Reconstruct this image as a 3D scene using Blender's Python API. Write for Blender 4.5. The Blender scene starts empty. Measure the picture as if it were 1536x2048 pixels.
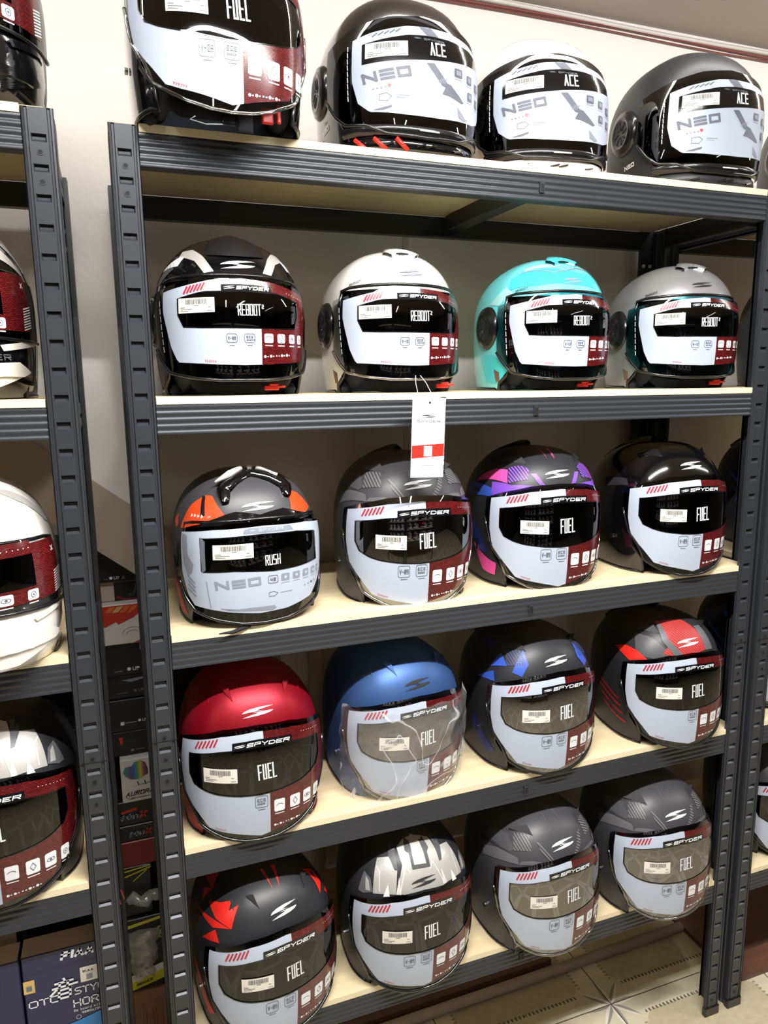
import bpy, math, random
from mathutils import Vector, Matrix
from mathutils.geometry import tessellate_polygon
random.seed(4)
rad = math.radians
scn = bpy.context.scene
COL = scn.collection

# ------------------------------------------------------------------ camera
CAM = Vector((-0.0613, -1.0870, 1.4201))
yaw, pitch, roll = 0.3545, -0.1767, -0.0102
fwd = Vector((math.sin(yaw) * math.cos(pitch), math.cos(yaw) * math.cos(pitch), math.sin(pitch)))
rgt0 = Vector((math.cos(yaw), -math.sin(yaw), 0))
up0 = rgt0.cross(fwd)
rgt = rgt0 * math.cos(roll) + up0 * math.sin(roll)
upv = -rgt0 * math.sin(roll) + up0 * math.cos(roll)
cd = bpy.data.cameras.new('camera'); cam = bpy.data.objects.new('camera', cd); COL.objects.link(cam)
M3 = Matrix((rgt, upv, -fwd)).transposed()
cam.matrix_world = Matrix.Translation(CAM) @ M3.to_4x4()
cd.sensor_fit = 'HORIZONTAL'; cd.sensor_width = 36.0
cd.lens = 1461.2 / 1536.0 * 36.0
cd.clip_start = 0.02; cd.clip_end = 60
scn.camera = cam

# ------------------------------------------------------------------ world, lights, exposure
w = bpy.data.worlds.new('world'); scn.world = w; w.use_nodes = True
w.node_tree.nodes['Background'].inputs[0].default_value = (0.9, 0.95, 1.0, 1)
w.node_tree.nodes['Background'].inputs[1].default_value = 0.05
scn.view_settings.view_transform = 'Standard'
scn.view_settings.look = 'None'
scn.view_settings.gamma = 1.0
scn.view_settings.use_curve_mapping = False
scn.view_settings.exposure = 0.6
def area(name, loc, sx, sy, power, rot=(0, 0, 0), col=(1.0, 0.98, 0.95)):
    l = bpy.data.lights.new(name, 'AREA'); l.shape = 'RECTANGLE'; l.size = sx; l.size_y = sy
    l.energy = power; l.color = col
    o = bpy.data.objects.new(name, l); o.location = loc; o.rotation_euler = rot; COL.objects.link(o); return o
area('ceiling_tube_light', (0.35, -0.72, 2.165), 1.2, 0.04, 41, (rad(-8), 0, 0))
area('ceiling_tube_light', (2.7, -0.78, 2.165), 1.2, 0.04, 13, (rad(-4), 0, 0))
area('ceiling_tube_light', (-2.0, -0.78, 2.165), 1.2, 0.04, 8, (rad(-4), 0, 0))
area('added_wall_fill', (0.6, -0.04, 2.175), 3.6, 0.03, 8.5, (rad(48), 0, 0))  # added, unseen light that only brightens the back wall
area('ceiling_tube_light', (0.15, -2.7, 2.165), 0.05, 1.2, 2.5)
area('ceiling_tube_light', (0.75, -2.7, 2.165), 0.05, 1.2, 2.5)
area('ceiling_tube_light', (2.6, -2.7, 2.165), 0.05, 1.2, 2)
try: scn.cycles.max_bounces = 8
except Exception: pass

# ------------------------------------------------------------------ materials
MATS = {}
def nodes_of(name):
    m = bpy.data.materials.new(name); m.use_nodes = True
    nt = m.node_tree
    return m, nt, nt.nodes, nt.links, nt.nodes['Principled BSDF']
def S(p, k, v):
    if k in p.inputs: p.inputs[k].default_value = v
def srgb(r, g, b):
    f = lambda c: (c / 255.0 / 12.92) if c <= 10 else ((c / 255.0 + 0.055) / 1.055) ** 2.4
    return (f(r), f(g), f(b), 1)
def paint(name, c, rough=0.4, metal=0.0, coat=0.0, bump=0.0, bscale=300, vary=0.0, vscale=8):
    if name in MATS: return MATS[name]
    m, nt, N, L, p = nodes_of(name)
    S(p, 'Base Color', c); S(p, 'Roughness', rough); S(p, 'Metallic', metal); S(p, 'Coat Weight', coat); S(p, 'Coat Roughness', 0.04)
    if bump or vary:
        tc = N.new('ShaderNodeTexCoord')
        n = N.new('ShaderNodeTexNoise'); n.inputs['Scale'].default_value = bscale; L.new(tc.outputs['Object'], n.inputs['Vector'])
        if bump:
            b = N.new('ShaderNodeBump'); b.inputs['Strength'].default_value = bump; b.inputs['Distance'].default_value = 0.001
            L.new(n.outputs['Fac'], b.inputs['Height']); L.new(b.outputs['Normal'], p.inputs['Normal'])
        if vary:
            n2 = N.new('ShaderNodeTexNoise'); n2.inputs['Scale'].default_value = vscale; n2.inputs['Detail'].default_value = 5
            L.new(tc.outputs['Object'], n2.inputs['Vector'])
            mx = N.new('ShaderNodeMix'); mx.data_type = 'RGBA'
            mx.inputs['A'].default_value = tuple(x * (1 - vary) for x in c[:3]) + (1,)
            mx.inputs['B'].default_value = tuple(min(1, x * (1 + vary)) for x in c[:3]) + (1,)
            L.new(n2.outputs['Fac'], mx.inputs['Factor']); L.new(mx.outputs['Result'], p.inputs['Base Color'])
    MATS[name] = m; return m
def film(name, tint, base, rough=0.02, rim=0.9, bump=0.0):
    # thin tinted plastic: what passes through is tinted, the rest is mirror reflection growing towards the rim
    m = bpy.data.materials.new(name); m.use_nodes = True; nt = m.node_tree; N = nt.nodes; L = nt.links
    N.remove(N['Principled BSDF']); out = N['Material Output']
    t = N.new('ShaderNodeBsdfTransparent'); t.inputs['Color'].default_value = tint
    g = N.new('ShaderNodeBsdfGlossy'); g.inputs['Roughness'].default_value = rough; g.inputs['Color'].default_value = (rim, rim, rim, 1)
    lw = N.new('ShaderNodeFresnel'); lw.inputs['IOR'].default_value = 1.5
    mp = N.new('ShaderNodeMapRange'); mp.inputs['To Min'].default_value = base; mp.inputs['To Max'].default_value = 1.0
    L.new(lw.outputs['Fac'], mp.inputs['Value'])
    mix = N.new('ShaderNodeMixShader'); L.new(mp.outputs['Result'], mix.inputs['Fac'])
    L.new(t.outputs[0], mix.inputs[1]); L.new(g.outputs[0], mix.inputs[2]); L.new(mix.outputs[0], out.inputs['Surface'])
    if bump:
        tc = N.new('ShaderNodeTexCoord'); n = N.new('ShaderNodeTexNoise'); n.inputs['Scale'].default_value = 22; n.inputs['Detail'].default_value = 2; n.inputs['Distortion'].default_value = 1.5
        L.new(tc.outputs['Object'], n.inputs['Vector']); b = N.new('ShaderNodeBump'); b.inputs['Strength'].default_value = bump; b.inputs['Distance'].default_value = 0.02
        L.new(n.outputs['Fac'], b.inputs['Height']); L.new(b.outputs['Normal'], g.inputs['Normal'])
    MATS[name] = m; return m

def card_red():
    m, nt, N, L, p = nodes_of('card_red')
    uv = N.new('ShaderNodeUVMap')
    b = N.new('ShaderNodeTexBrick'); b.inputs['Scale'].default_value = 1.0
    b.inputs['Brick Width'].default_value = 0.0048; b.inputs['Row Height'].default_value = 0.0024; b.inputs['Mortar Size'].default_value = 0.00035
    b.inputs['Color1'].default_value = srgb(128, 34, 36); b.inputs['Color2'].default_value = srgb(96, 22, 24); b.inputs['Mortar'].default_value = srgb(60, 12, 14)
    b.inputs['Bias'].default_value = 0.1
    L.new(uv.outputs[0], b.inputs['Vector'])
    n = N.new('ShaderNodeTexNoise'); n.inputs['Scale'].default_value = 30; L.new(uv.outputs[0], n.inputs['Vector'])
    mx = N.new('ShaderNodeMix'); mx.data_type = 'RGBA'; mx.blend_type = 'MULTIPLY'; mx.inputs['Factor'].default_value = 0.35
    L.new(b.outputs['Color'], mx.inputs['A']); L.new(n.outputs['Fac'], mx.inputs['B'])
    L.new(mx.outputs['Result'], p.inputs['Base Color']); S(p, 'Roughness', 0.22); S(p, 'Coat Weight', 0.4)
    MATS['card_red'] = m; return m
def wood_mat(name, c1, c2, sx):
    m, nt, N, L, p = nodes_of(name)
    tc = N.new('ShaderNodeTexCoord'); mp = N.new('ShaderNodeMapping'); mp.inputs['Scale'].default_value = (sx, 40, 40)
    L.new(tc.outputs['Object'], mp.inputs['Vector'])
    n = N.new('ShaderNodeTexNoise'); n.inputs['Scale'].default_value = 1.5; n.inputs['Detail'].default_value = 6; n.inputs['Distortion'].default_value = 0.6
    L.new(mp.outputs[0], n.inputs['Vector'])
    cr = N.new('ShaderNodeValToRGB'); cr.color_ramp.elements[0].color = c1; cr.color_ramp.elements[1].color = c2
    cr.color_ramp.elements[0].position = 0.3; cr.color_ramp.elements[1].position = 0.7
    L.new(n.outputs['Fac'], cr.inputs[0]); L.new(cr.outputs[0], p.inputs['Base Color']); S(p, 'Roughness', 0.5)
    MATS[name] = m; return m
def floor_mat():
    m, nt, N, L, p = nodes_of('floor_tiles')
    tc = N.new('ShaderNodeTexCoord'); sp = N.new('ShaderNodeSeparateXYZ'); L.new(tc.outputs['Object'], sp.inputs[0])
    def math_(op, a, b=None, clamp=False):
        n = N.new('ShaderNodeMath'); n.operation = op; n.use_clamp = clamp
        for i, v in enumerate((a, b)):
            if v is None: continue
            if isinstance(v, (int, float)): n.inputs[i].default_value = v
            else: L.new(v, n.inputs[i])
        return n.outputs[0]
    T = 0.40
    x = math_('SUBTRACT', sp.outputs[0], 0.926); y = math_('SUBTRACT', sp.outputs[1], 0.104)
    def cell(v): return math_('SUBTRACT', math_('MULTIPLY', math_('FRACT', math_('ADD', math_('DIVIDE', v, T), 0.5)), T), T / 2)
    cx, cy = cell(x), cell(y)
    ax, ay = math_('ABSOLUTE', cx), math_('ABSOLUTE', cy)
    r = math_('SQRT', math_('ADD', math_('MULTIPLY', cx, cx), math_('MULTIPLY', cy, cy)))
    th = math_('ARCTAN2', cy, cx)
    grout = math_('LESS_THAN', math_('MINIMUM', ax, ay), 0.0012)
    band = math_('LESS_THAN', math_('MINIMUM', ax, ay), 0.043)
    def near(v, c, wd): return math_('LESS_THAN', math_('ABSOLUTE', math_('SUBTRACT', v, c)), wd)
    dotx = math_('MULTIPLY', near(ay, 0.043, 0.004), math_('GREATER_THAN', math_('SINE', math_('MULTIPLY', cx, 620)), 0.15))
    doty = math_('MULTIPLY', near(ax, 0.043, 0.004), math_('GREATER_THAN', math_('SINE', math_('MULTIPLY', cy, 620)), 0.15))
    far = math_('MULTIPLY', math_('GREATER_THAN', ax, 0.06), math_('LESS_THAN', ax, T - 0.06))
    dots = math_('MULTIPLY', math_('MAXIMUM', dotx, math_('MULTIPLY', doty, 0.6)), math_('GREATER_THAN', r, 0.075))
    # eight pointed star
    k8 = math_('ABSOLUTE', math_('SINE', math_('MULTIPLY', th, 4)))
    rs = math_('SUBTRACT', 0.070, math_('MULTIPLY', k8, 0.050))
    star = math_('LESS_THAN', r, rs)
    medal = math_('LESS_THAN', r, math_('ADD', 0.080, math_('MULTIPLY', k8, 0.006)))
    half = math_('GREATER_THAN', math_('SINE', math_('MULTIPLY', th, 8)), 0.0)
    ns = N.new('ShaderNodeTexNoise'); ns.inputs['Scale'].default_value = 60; ns.inputs['Detail'].default_value = 6; L.new(tc.outputs['Object'], ns.inputs['Vector'])
    def mixc(f, a, b):
        n = N.new('ShaderNodeMix'); n.data_type = 'RGBA'
        if isinstance(f, (int, float)): n.inputs['Factor'].default_value = f
        else: L.new(f, n.inputs['Factor'])
        for k, v in (('A', a), ('B', b)):
            if isinstance(v, tuple): n.inputs[k].default_value = v
            else: L.new(v, n.inputs[k])
        return n.outputs['Result']
    stone = mixc(ns.outputs['Fac'], srgb(168, 156, 128), srgb(205, 194, 166))
    plain = mixc(ns.outputs['Fac'], srgb(208, 198, 172), srgb(222, 213, 188))
    c = mixc(band, stone, plain)
    c = mixc(medal, c, mixc(0.5, plain, srgb(198, 190, 170)))
    c = mixc(math_('MULTIPLY', star, half), c, srgb(150, 146, 138))
    c = mixc(math_('MULTIPLY', star, math_('SUBTRACT', 1, half)), c, srgb(225, 220, 205))
    c = mixc(dots, c, srgb(96, 88, 78))
    c = mixc(grout, c, srgb(70, 60, 48))
    L.new(c, p.inputs['Base Color']); S(p, 'Roughness', 0.35)
    MATS['floor_tiles'] = m; return m
def wall_mat(name, c, bump=0.15):
    m, nt, N, L, p = nodes_of(name)
    tc = N.new('ShaderNodeTexCoord'); n = N.new('ShaderNodeTexNoise'); n.inputs['Scale'].default_value = 90; n.inputs['Detail'].default_value = 4
    L.new(tc.outputs['Object'], n.inputs['Vector'])
    b = N.new('ShaderNodeBump'); b.inputs['Strength'].default_value = bump; b.inputs['Distance'].default_value = 0.004
    L.new(n.outputs['Fac'], b.inputs['Height']); L.new(b.outputs['Normal'], p.inputs['Normal'])
    S(p, 'Base Color', c); S(p, 'Roughness', 0.55)
    MATS[name] = m; return m
def hatch_mat(name, c1, c2, freq=900, rough=0.45):
    m, nt, N, L, p = nodes_of(name)
    uv = N.new('ShaderNodeUVMap'); sp = N.new('ShaderNodeSeparateXYZ'); L.new(uv.outputs[0], sp.inputs[0])
    a = N.new('ShaderNodeMath'); a.operation = 'ADD'; L.new(sp.outputs[0], a.inputs[0]); L.new(sp.outputs[1], a.inputs[1])
    b = N.new('ShaderNodeMath'); b.operation = 'MULTIPLY'; L.new(a.outputs[0], b.inputs[0]); b.inputs[1].default_value = freq
    s = N.new('ShaderNodeMath'); s.operation = 'SINE'; L.new(b.outputs[0], s.inputs[0])
    g = N.new('ShaderNodeMath'); g.operation = 'GREATER_THAN'; L.new(s.outputs[0], g.inputs[0]); g.inputs[1].default_value = 0
    mx = N.new('ShaderNodeMix'); mx.data_type = 'RGBA'; mx.inputs['A'].default_value = c1; mx.inputs['B'].default_value = c2
    L.new(g.outputs[0], mx.inputs['Factor']); L.new(mx.outputs['Result'], p.inputs['Base Color']); S(p, 'Roughness', rough)
    MATS[name] = m; return m

card_red()
paint('card_white', srgb(184, 194, 212), 0.45)
paint('card_grey', srgb(104, 110, 122), 0.45)
paint('card_midgrey', srgb(140, 147, 160), 0.45)
paint('card_black', srgb(16, 16, 19), 0.12, coat=0.6)
paint('print_white', srgb(236, 240, 244), 0.35)
paint('print_red', srgb(176, 44, 58), 0.3)
paint('print_redbright', srgb(226, 50, 40), 0.3)
paint('print_grey', srgb(92, 96, 104), 0.35)
paint('label_paper', srgb(238, 234, 222), 0.6)
paint('logo_white', srgb(240, 240, 240), 0.3)
paint('logo_dark', srgb(62, 62, 64), 0.3, 0.3)
film('visor_smoke', (0.05, 0.055, 0.06, 1), 0.025)
film('visor_clear', (0.55, 0.58, 0.6, 1), 0.03)
film('visor_mirror', (0.03, 0.03, 0.03, 1), 0.24, rim=0.85)
film('visor_teal', (0.06, 0.30, 0.34, 1), 0.05)
def wrap_film():
    # clear crinkled film: see-through, a weak bumped reflection, whitish along the creases
    m = bpy.data.materials.new('clear_wrap'); m.use_nodes = True; N = m.node_tree.nodes; L = m.node_tree.links; N.remove(N['Principled BSDF']); out = N['Material Output']
    t = N.new('ShaderNodeBsdfTransparent'); g = N.new('ShaderNodeBsdfGlossy'); g.inputs['Roughness'].default_value = .12
    d = N.new('ShaderNodeBsdfDiffuse'); d.inputs['Color'].default_value = (.9, .9, .92, 1)
    tc = N.new('ShaderNodeTexCoord'); n = N.new('ShaderNodeTexNoise'); n.inputs['Scale'].default_value = 7; n.inputs['Distortion'].default_value = 2.0; n.inputs['Detail'].default_value = 1
    L.new(tc.outputs['Object'], n.inputs['Vector'])
    b = N.new('ShaderNodeBump'); b.inputs['Strength'].default_value = .6; b.inputs['Distance'].default_value = .03; L.new(n.outputs['Fac'], b.inputs['Height']); L.new(b.outputs['Normal'], g.inputs['Normal'])
    a = N.new('ShaderNodeMath'); a.operation = 'SUBTRACT'; L.new(n.outputs['Fac'], a.inputs[0]); a.inputs[1].default_value = .5
    c0 = N.new('ShaderNodeMath'); c0.operation = 'ABSOLUTE'; L.new(a.outputs[0], c0.inputs[0])
    c = N.new('ShaderNodeMapRange'); L.new(c0.outputs[0], c.inputs['Value']); c.inputs['From Max'].default_value = .022; c.inputs['To Min'].default_value = .5; c.inputs['To Max'].default_value = .07
    m1 = N.new('ShaderNodeMixShader'); m1.inputs['Fac'].default_value = .05; L.new(t.outputs[0], m1.inputs[1]); L.new(g.outputs[0], m1.inputs[2])
    m2 = N.new('ShaderNodeMixShader'); L.new(c.outputs['Result'], m2.inputs['Fac']); L.new(m1.outputs[0], m2.inputs[1]); L.new(d.outputs[0], m2.inputs[2]); L.new(m2.outputs[0], out.inputs['Surface'])
    MATS['clear_wrap'] = m
wrap_film()
film('clear_lip', (0.8, 0.82, 0.84, 1), 0.25, rough=0.05)
paint('black_trim', srgb(20, 20, 22), 0.25, coat=0.4)
paint('liner_fabric', srgb(34, 38, 48), 0.9, bump=0.4, bscale=500)
paint('strap_fabric', srgb(28, 29, 34), 0.8, bump=0.4, bscale=700)
paint('buckle_red', srgb(214, 40, 30), 0.3)
paint('screw_metal', srgb(170, 172, 175), 0.25, 1.0)
paint('shell_matte_grey', srgb(66, 66, 70), 0.42, 0.0, bump=0.05, bscale=600)
paint('shell_matte_black', srgb(40, 41, 45), 0.42)
paint('shell_gloss_black', srgb(12, 12, 14), 0.12, coat=1.0)
paint('shell_white', srgb(236, 233, 226), 0.2, coat=0.8)
paint('shell_teal', srgb(120, 226, 232), 0.22, coat=0.7)
paint('teal_light', srgb(176, 238, 240), 0.22, coat=0.7)
paint('teal_deep', srgb(72, 214, 226), 0.22, coat=0.7)
paint('shell_silver', srgb(178, 178, 182), 0.3, 0.55, coat=0.4)
paint('shell_red', srgb(150, 10, 32), 0.42, 0.5)
paint('shell_blue', srgb(58, 92, 146), 0.45, 0.45)
paint('shell_cream', srgb(226, 222, 210), 0.2, coat=0.8)
paint('gfx_grey', srgb(98, 98, 102), 0.42)
paint('gfx_midgrey', srgb(80, 80, 84), 0.42)
paint('gfx_darkgrey', srgb(48, 48, 52), 0.42)
paint('gfx_black', srgb(20, 20, 23), 0.4)
paint('gfx_silver', srgb(200, 198, 194), 0.35, 0.35)
paint('gfx_silverlight', srgb(228, 226, 222), 0.35, 0.2)
paint('gfx_pink', srgb(232, 80, 160), 0.4)
paint('gfx_purple', srgb(126, 76, 196), 0.4)
paint('gfx_blue', srgb(54, 88, 190), 0.4)
paint('gfx_navy', srgb(36, 44, 110), 0.4)
paint('gfx_orange', srgb(240, 78, 34), 0.35, coat=0.3)
paint('gfx_red', srgb(226, 44, 34), 0.35)
paint('gfx_redmatte', srgb(180, 50, 52), 0.4)
paint('gfx_darkred', srgb(110, 18, 26), 0.4)
paint('gfx_white', srgb(232, 232, 230), 0.3)
paint('gfx_brown', srgb(120, 88, 76), 0.4)
paint('gfx_redline', srgb(150, 30, 30), 0.4)
hatch_mat('hatch_grey', srgb(60, 60, 64), srgb(112, 112, 114))
hatch_mat('hatch_purple', srgb(40, 24, 70), srgb(136, 84, 206))
hatch_mat('hatch_blue', srgb(60, 66, 96), srgb(36, 38, 60))
hatch_mat('hatch_red', srgb(196, 66, 64), srgb(150, 40, 42))
hatch_mat('hatch_white', srgb(20, 20, 22), srgb(230, 230, 235), 700)
paint('rack_steel', srgb(57, 60, 66), 0.36, 0.25, bump=0.05, bscale=900)
paint('slot_dark', srgb(10, 10, 12), 0.7)
wood_mat('board_wood', srgb(226, 204, 162), srgb(238, 220, 182), 2.0)
paint('board_edge', srgb(240, 226, 192), 0.6, vary=0.05, vscale=30)
wood_mat('brown_board', srgb(92, 62, 48), srgb(104, 72, 56), 3.0)
floor_mat()
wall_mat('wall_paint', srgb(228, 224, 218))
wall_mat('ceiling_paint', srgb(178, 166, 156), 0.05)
wall_mat('shop_dark', srgb(62, 58, 56), 0.4)
wall_mat('diag_band_brown', srgb(176, 160, 142), 0.05)

# ------------------------------------------------------------------ mesh builder
class MB:
    def __init__(s): s.v = []; s.f = []; s.m = []; s.uv = []; s.keys = []
    def k(s, key):
        if key not in s.keys: s.keys.append(key)
        return s.keys.index(key)
    def vert(s, p, uv=(0, 0)): s.v.append(tuple(p)); s.uv.append(uv); return len(s.v) - 1
    def face(s, idx, key): s.f.append(tuple(idx)); s.m.append(s.k(key))
    def quadp(s, pts, key, uvs=None):
        b = len(s.v)
        for i, p in enumerate(pts): s.vert(p, uvs[i] if uvs else (0, 0))
        s.face(range(b, b + len(pts)), key)
    def grid(s, rows, key, closed=False, uvs=None, keyf=None, flip=False):
        b = len(s.v); n = len(rows[0])
        for i, r in enumerate(rows):
            for j, p in enumerate(r): s.vert(p, uvs[i][j] if uvs else (0, 0))
        for i in range(len(rows) - 1):
            for j in range(n if closed else n - 1):
                j2 = (j + 1) % n
                q = (b + i * n + j, b + i * n + j2, b + (i + 1) * n + j2, b + (i + 1) * n + j)
                if flip: q = q[::-1]
                s.face(q, keyf(i, j) if keyf else key)
    def box(s, x0, x1, y0, y1, z0, z1, key, top=None, front=None):
        c = [(x0, y0, z0), (x1, y0, z0), (x1, y1, z0), (x0, y1, z0), (x0, y0, z1), (x1, y0, z1), (x1, y1, z1), (x0, y1, z1)]
        b = len(s.v)
        for p in c: s.vert(p, (p[0], p[2]))
        for q, kk in (((0, 3, 2, 1), key), ((4, 5, 6, 7), top or key), ((0, 1, 5, 4), front or key), ((1, 2, 6, 5), key), ((2, 3, 7, 6), key), ((3, 0, 4, 7), key)):
            s.face([b + i for i in q], kk)
    def tube(s, pts, r, key, n=8, closed=False, cap=True):
        pts = [Vector(p) for p in pts]; rings = []
        for i, p in enumerate(pts):
            a = pts[(i - 1) % len(pts)] if (closed or i > 0) else p
            c = pts[(i + 1) % len(pts)] if (closed or i < len(pts) - 1) else p
            t = (c - a).normalized()
            h = Vector((0, 0, 1)) if abs(t.z) < 0.9 else Vector((1, 0, 0))
            u = t.cross(h).normalized(); v2 = t.cross(u).normalized()
            rr = r[i] if isinstance(r, (list, tuple)) else r
            rings.append([p + (u * math.cos(2 * math.pi * q / n) + v2 * math.sin(2 * math.pi * q / n)) * rr for q in range(n)])
        if closed: rings.append(rings[0])
        b = len(s.v); s.grid(rings, key, closed=True)
        if cap and not closed:
            s.face(list(range(b, b + n))[::-1], key); e = b + (len(rings) - 1) * n; s.face(range(e, e + n), key)
    def mesh(s, name, smooth=False):
        me = bpy.data.meshes.new(name); me.from_pydata(s.v, [], s.f)
        for kk in s.keys: me.materials.append(MATS[kk])
        me.polygons.foreach_set('material_index', s.m)
        uvl = me.uv_layers.new(name='UVMap')
        buf = []
        for f in s.f:
            for i in f: buf.extend(s.uv[i])
        uvl.data.foreach_set('uv', buf)
        if smooth: me.polygons.foreach_set('use_smooth', [True] * len(s.f))
        me.update(); return me
    def build(s, name, parent=None, smooth=False, loc=None):
        return link(s.mesh(name, smooth), name, parent, loc)
def link(me, name, parent=None, loc=None):
    o = bpy.data.objects.new(name, me); COL.objects.link(o)
    if parent: o.parent = parent
    if loc: o.location = loc
    return o
def bevel(o, w=0.002, seg=2):
    b = o.modifiers.new('bevel', 'BEVEL'); b.width = w; b.segments = seg; b.limit_method = 'ANGLE'; return o
def empty(name, loc=(0, 0, 0)):
    o = bpy.data.objects.new(name, None); o.location = loc; o.empty_display_size = 0.05; COL.objects.link(o); return o
def tag(o, label, cat, group=None):
    o['label'] = label; o['category'] = cat
    if group: o['group'] = group
    return o
def structure(o): o['kind'] = 'structure'; return o

# ------------------------------------------------------------------ stroke lettering
G = {
 'A': [[(0, 0), (.5, 1), (1, 0)], [(.22, .35), (.78, .35)]],
 'B': [[(0, 0), (0, 1), (1, 1), (1, .5), (0, .5)], [(1, .5), (1, 0), (0, 0)]],
 'C': [[(1, 1), (0, 1), (0, 0), (1, 0)]], 'D': [[(0, 0), (0, 1), (.7, 1), (1, .75), (1, .25), (.7, 0), (0, 0)]],
 'E': [[(1, 1), (0, 1), (0, 0), (1, 0)], [(0, .5), (.85, .5)]], 'F': [[(1, 1), (0, 1), (0, 0)], [(0, .5), (.85, .5)]],
 'H': [[(0, 0), (0, 1)], [(1, 0), (1, 1)], [(0, .5), (1, .5)]], 'I': [[(.5, 0), (.5, 1)]],
 'J': [[(1, 1), (1, .1), (.6, 0), (0, .1)]], 'K': [[(0, 0), (0, 1)], [(1, 1), (0, .5), (1, 0)]],
 'L': [[(0, 1), (0, 0), (1, 0)]], 'M': [[(0, 0), (0, 1), (.5, .35), (1, 1), (1, 0)]], 'N': [[(0, 0), (0, 1), (1, 0), (1, 1)]],
 'O': [[(0, 0), (0, 1), (1, 1), (1, 0), (0, 0)]], 'P': [[(0, 0), (0, 1), (1, 1), (1, .45), (0, .45)]],
 'R': [[(0, 0), (0, 1), (1, 1), (1, .5), (0, .5)], [(.5, .5), (1, 0)]],
 'S': [[(1, 1), (0, 1), (0, .5), (1, .5), (1, 0), (0, 0)]], 'T': [[(0, 1), (1, 1)], [(.5, 1), (.5, 0)]],
 'U': [[(0, 1), (0, 0), (1, 0), (1, 1)]], 'V': [[(0, 1), (.5, 0), (1, 1)]], 'X': [[(0, 0), (1, 1)], [(0, 1), (1, 0)]],
 'Y': [[(0, 1), (.5, .5), (1, 1)], [(.5, .5), (.5, 0)]], 'Z': [[(0, 1), (1, 1), (0, 0), (1, 0)]],
 '0': [[(0, 0), (0, 1), (1, 1), (1, 0), (0, 0)], [(.2, .2), (.8, .8)]], '1': [[(.2, .8), (.5, 1), (.5, 0)]],
 '2': [[(0, 1), (1, 1), (1, .5), (0, .5), (0, 0), (1, 0)]], '4': [[(0, 1), (0, .4), (1, .4)], [(.8, 1), (.8, 0)]],
 '9': [[(1, .5), (0, .5), (0, 1), (1, 1), (1, 0), (0, 0)]], '-': [[(0, .5), (1, .5)]], '/': [[(0, 0), (1, 1)]], '8': [[(0, 0), (0, 1), (1, 1), (1, 0), (0, 0)], [(0, .5), (1, .5)]],
 '5': [[(1, 1), (0, 1), (0, .5), (1, .5), (1, 0), (0, 0)]], '3': [[(0, 1), (1, 1), (1, 0), (0, 0)], [(0, .5), (1, .5)]],
 'n_E': [[(0, 1), (1, 1)], [(0, .5), (1, .5)], [(0, 0), (1, 0)]],
 'e': [[(0, .33), (1, .33), (1, .62), (0, .62), (0, 0), (1, 0)]], 'h': [[(0, 0), (0, 1)], [(0, .6), (1, .6), (1, 0)]],
 'a': [[(0, .65), (1, .65), (1, 0), (0, 0), (0, .35), (1, .35)]], 'r': [[(0, 0), (0, .65)], [(0, .55), (.9, .65)]],
 'd': [[(1, 1), (1, 0), (0, 0), (0, .6), (1, .6)]], 'w': [[(0, .65), (.25, 0), (.5, .5), (.75, 0), (1, .65)]],
 'i': [[(.5, 0), (.5, .6)], [(.5, .8), (.5, .9)]], 't': [[(.5, 1), (.5, 0)], [(0, .65), (1, .65)]], 'z': [[(0, .65), (1, .65), (0, 0), (1, 0)]],
}
def stroke(mb, a, b, t, mp, key, maxl=0.006):
    dx, dy = b[0] - a[0], b[1] - a[1]; l = math.hypot(dx, dy)
    if l < 1e-9: return
    ux, uy = dx / l, dy / l; e = t * 0.5
    ax_, ay_ = a[0] - ux * e, a[1] - uy * e; l += 2 * e
    n = max(1, int(math.ceil(l / maxl))); nx, ny = -uy * t / 2, ux * t / 2
    for i in range(n):
        s0, s1 = l * i / n, l * (i + 1) / n
        p = [(ax_ + ux * s0 - nx, ay_ + uy * s0 - ny), (ax_ + ux * s1 - nx, ay_ + uy * s1 - ny), (ax_ + ux * s1 + nx, ay_ + uy * s1 + ny), (ax_ + ux * s0 + nx, ay_ + uy * s0 + ny)]
        mb.quadp([mp(*q) for q in p], key)
def text(mb, s, x, y, cw, ch, gap, t, mp, key, slant=0.0, ang=0.0, tri_e=False):
    ca, sa = math.cos(ang), math.sin(ang); cx = 0
    for c in s:
        if c == ' ': cx += cw * 0.7 + gap; continue
        g = G.get('n_E' if (c == 'E' and tri_e) else c)
        wd = cw * (0.3 if c == 'I' else 1)
        for pl in g:
            pts = []
            for (a, b) in pl:
                px = cx + t / 2 + a * (wd - t) + slant * b * ch; py = t / 2 + b * (ch - t)
                pts.append((x + px * ca - py * sa, y + px * sa + py * ca))
            for i in range(len(pts) - 1): stroke(mb, pts[i], pts[i + 1], t, mp, key)
        cx += wd + gap
    return cx
def rect(mb, x0, y0, x1, y1, mp, key, nx=None, ny=None):
    nx = nx or max(1, int(abs(x1 - x0) / 0.006)); ny = ny or max(1, int(abs(y1 - y0) / 0.006))
    rows = [[mp(x0 + (x1 - x0) * i / nx, y0 + (y1 - y0) * j / ny) for i in range(nx + 1)] for j in range(ny + 1)]
    uvs = [[(x0 + (x1 - x0) * i / nx, y0 + (y1 - y0) * j / ny) for i in range(nx + 1)] for j in range(ny + 1)]
    mb.grid(rows, key, uvs=uvs)
def rrect_pts(x0, y0, x1, y1, r, n=3):
    out = []
    for (cx, cy, a0) in ((x1 - r, y0 + r, -90), (x1 - r, y1 - r, 0), (x0 + r, y1 - r, 90), (x0 + r, y0 + r, 180)):
        for i in range(n + 1):
            a = rad(a0 + 90 * i / n); out.append((cx + r * math.cos(a), cy + r * math.sin(a)))
    return out
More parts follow.
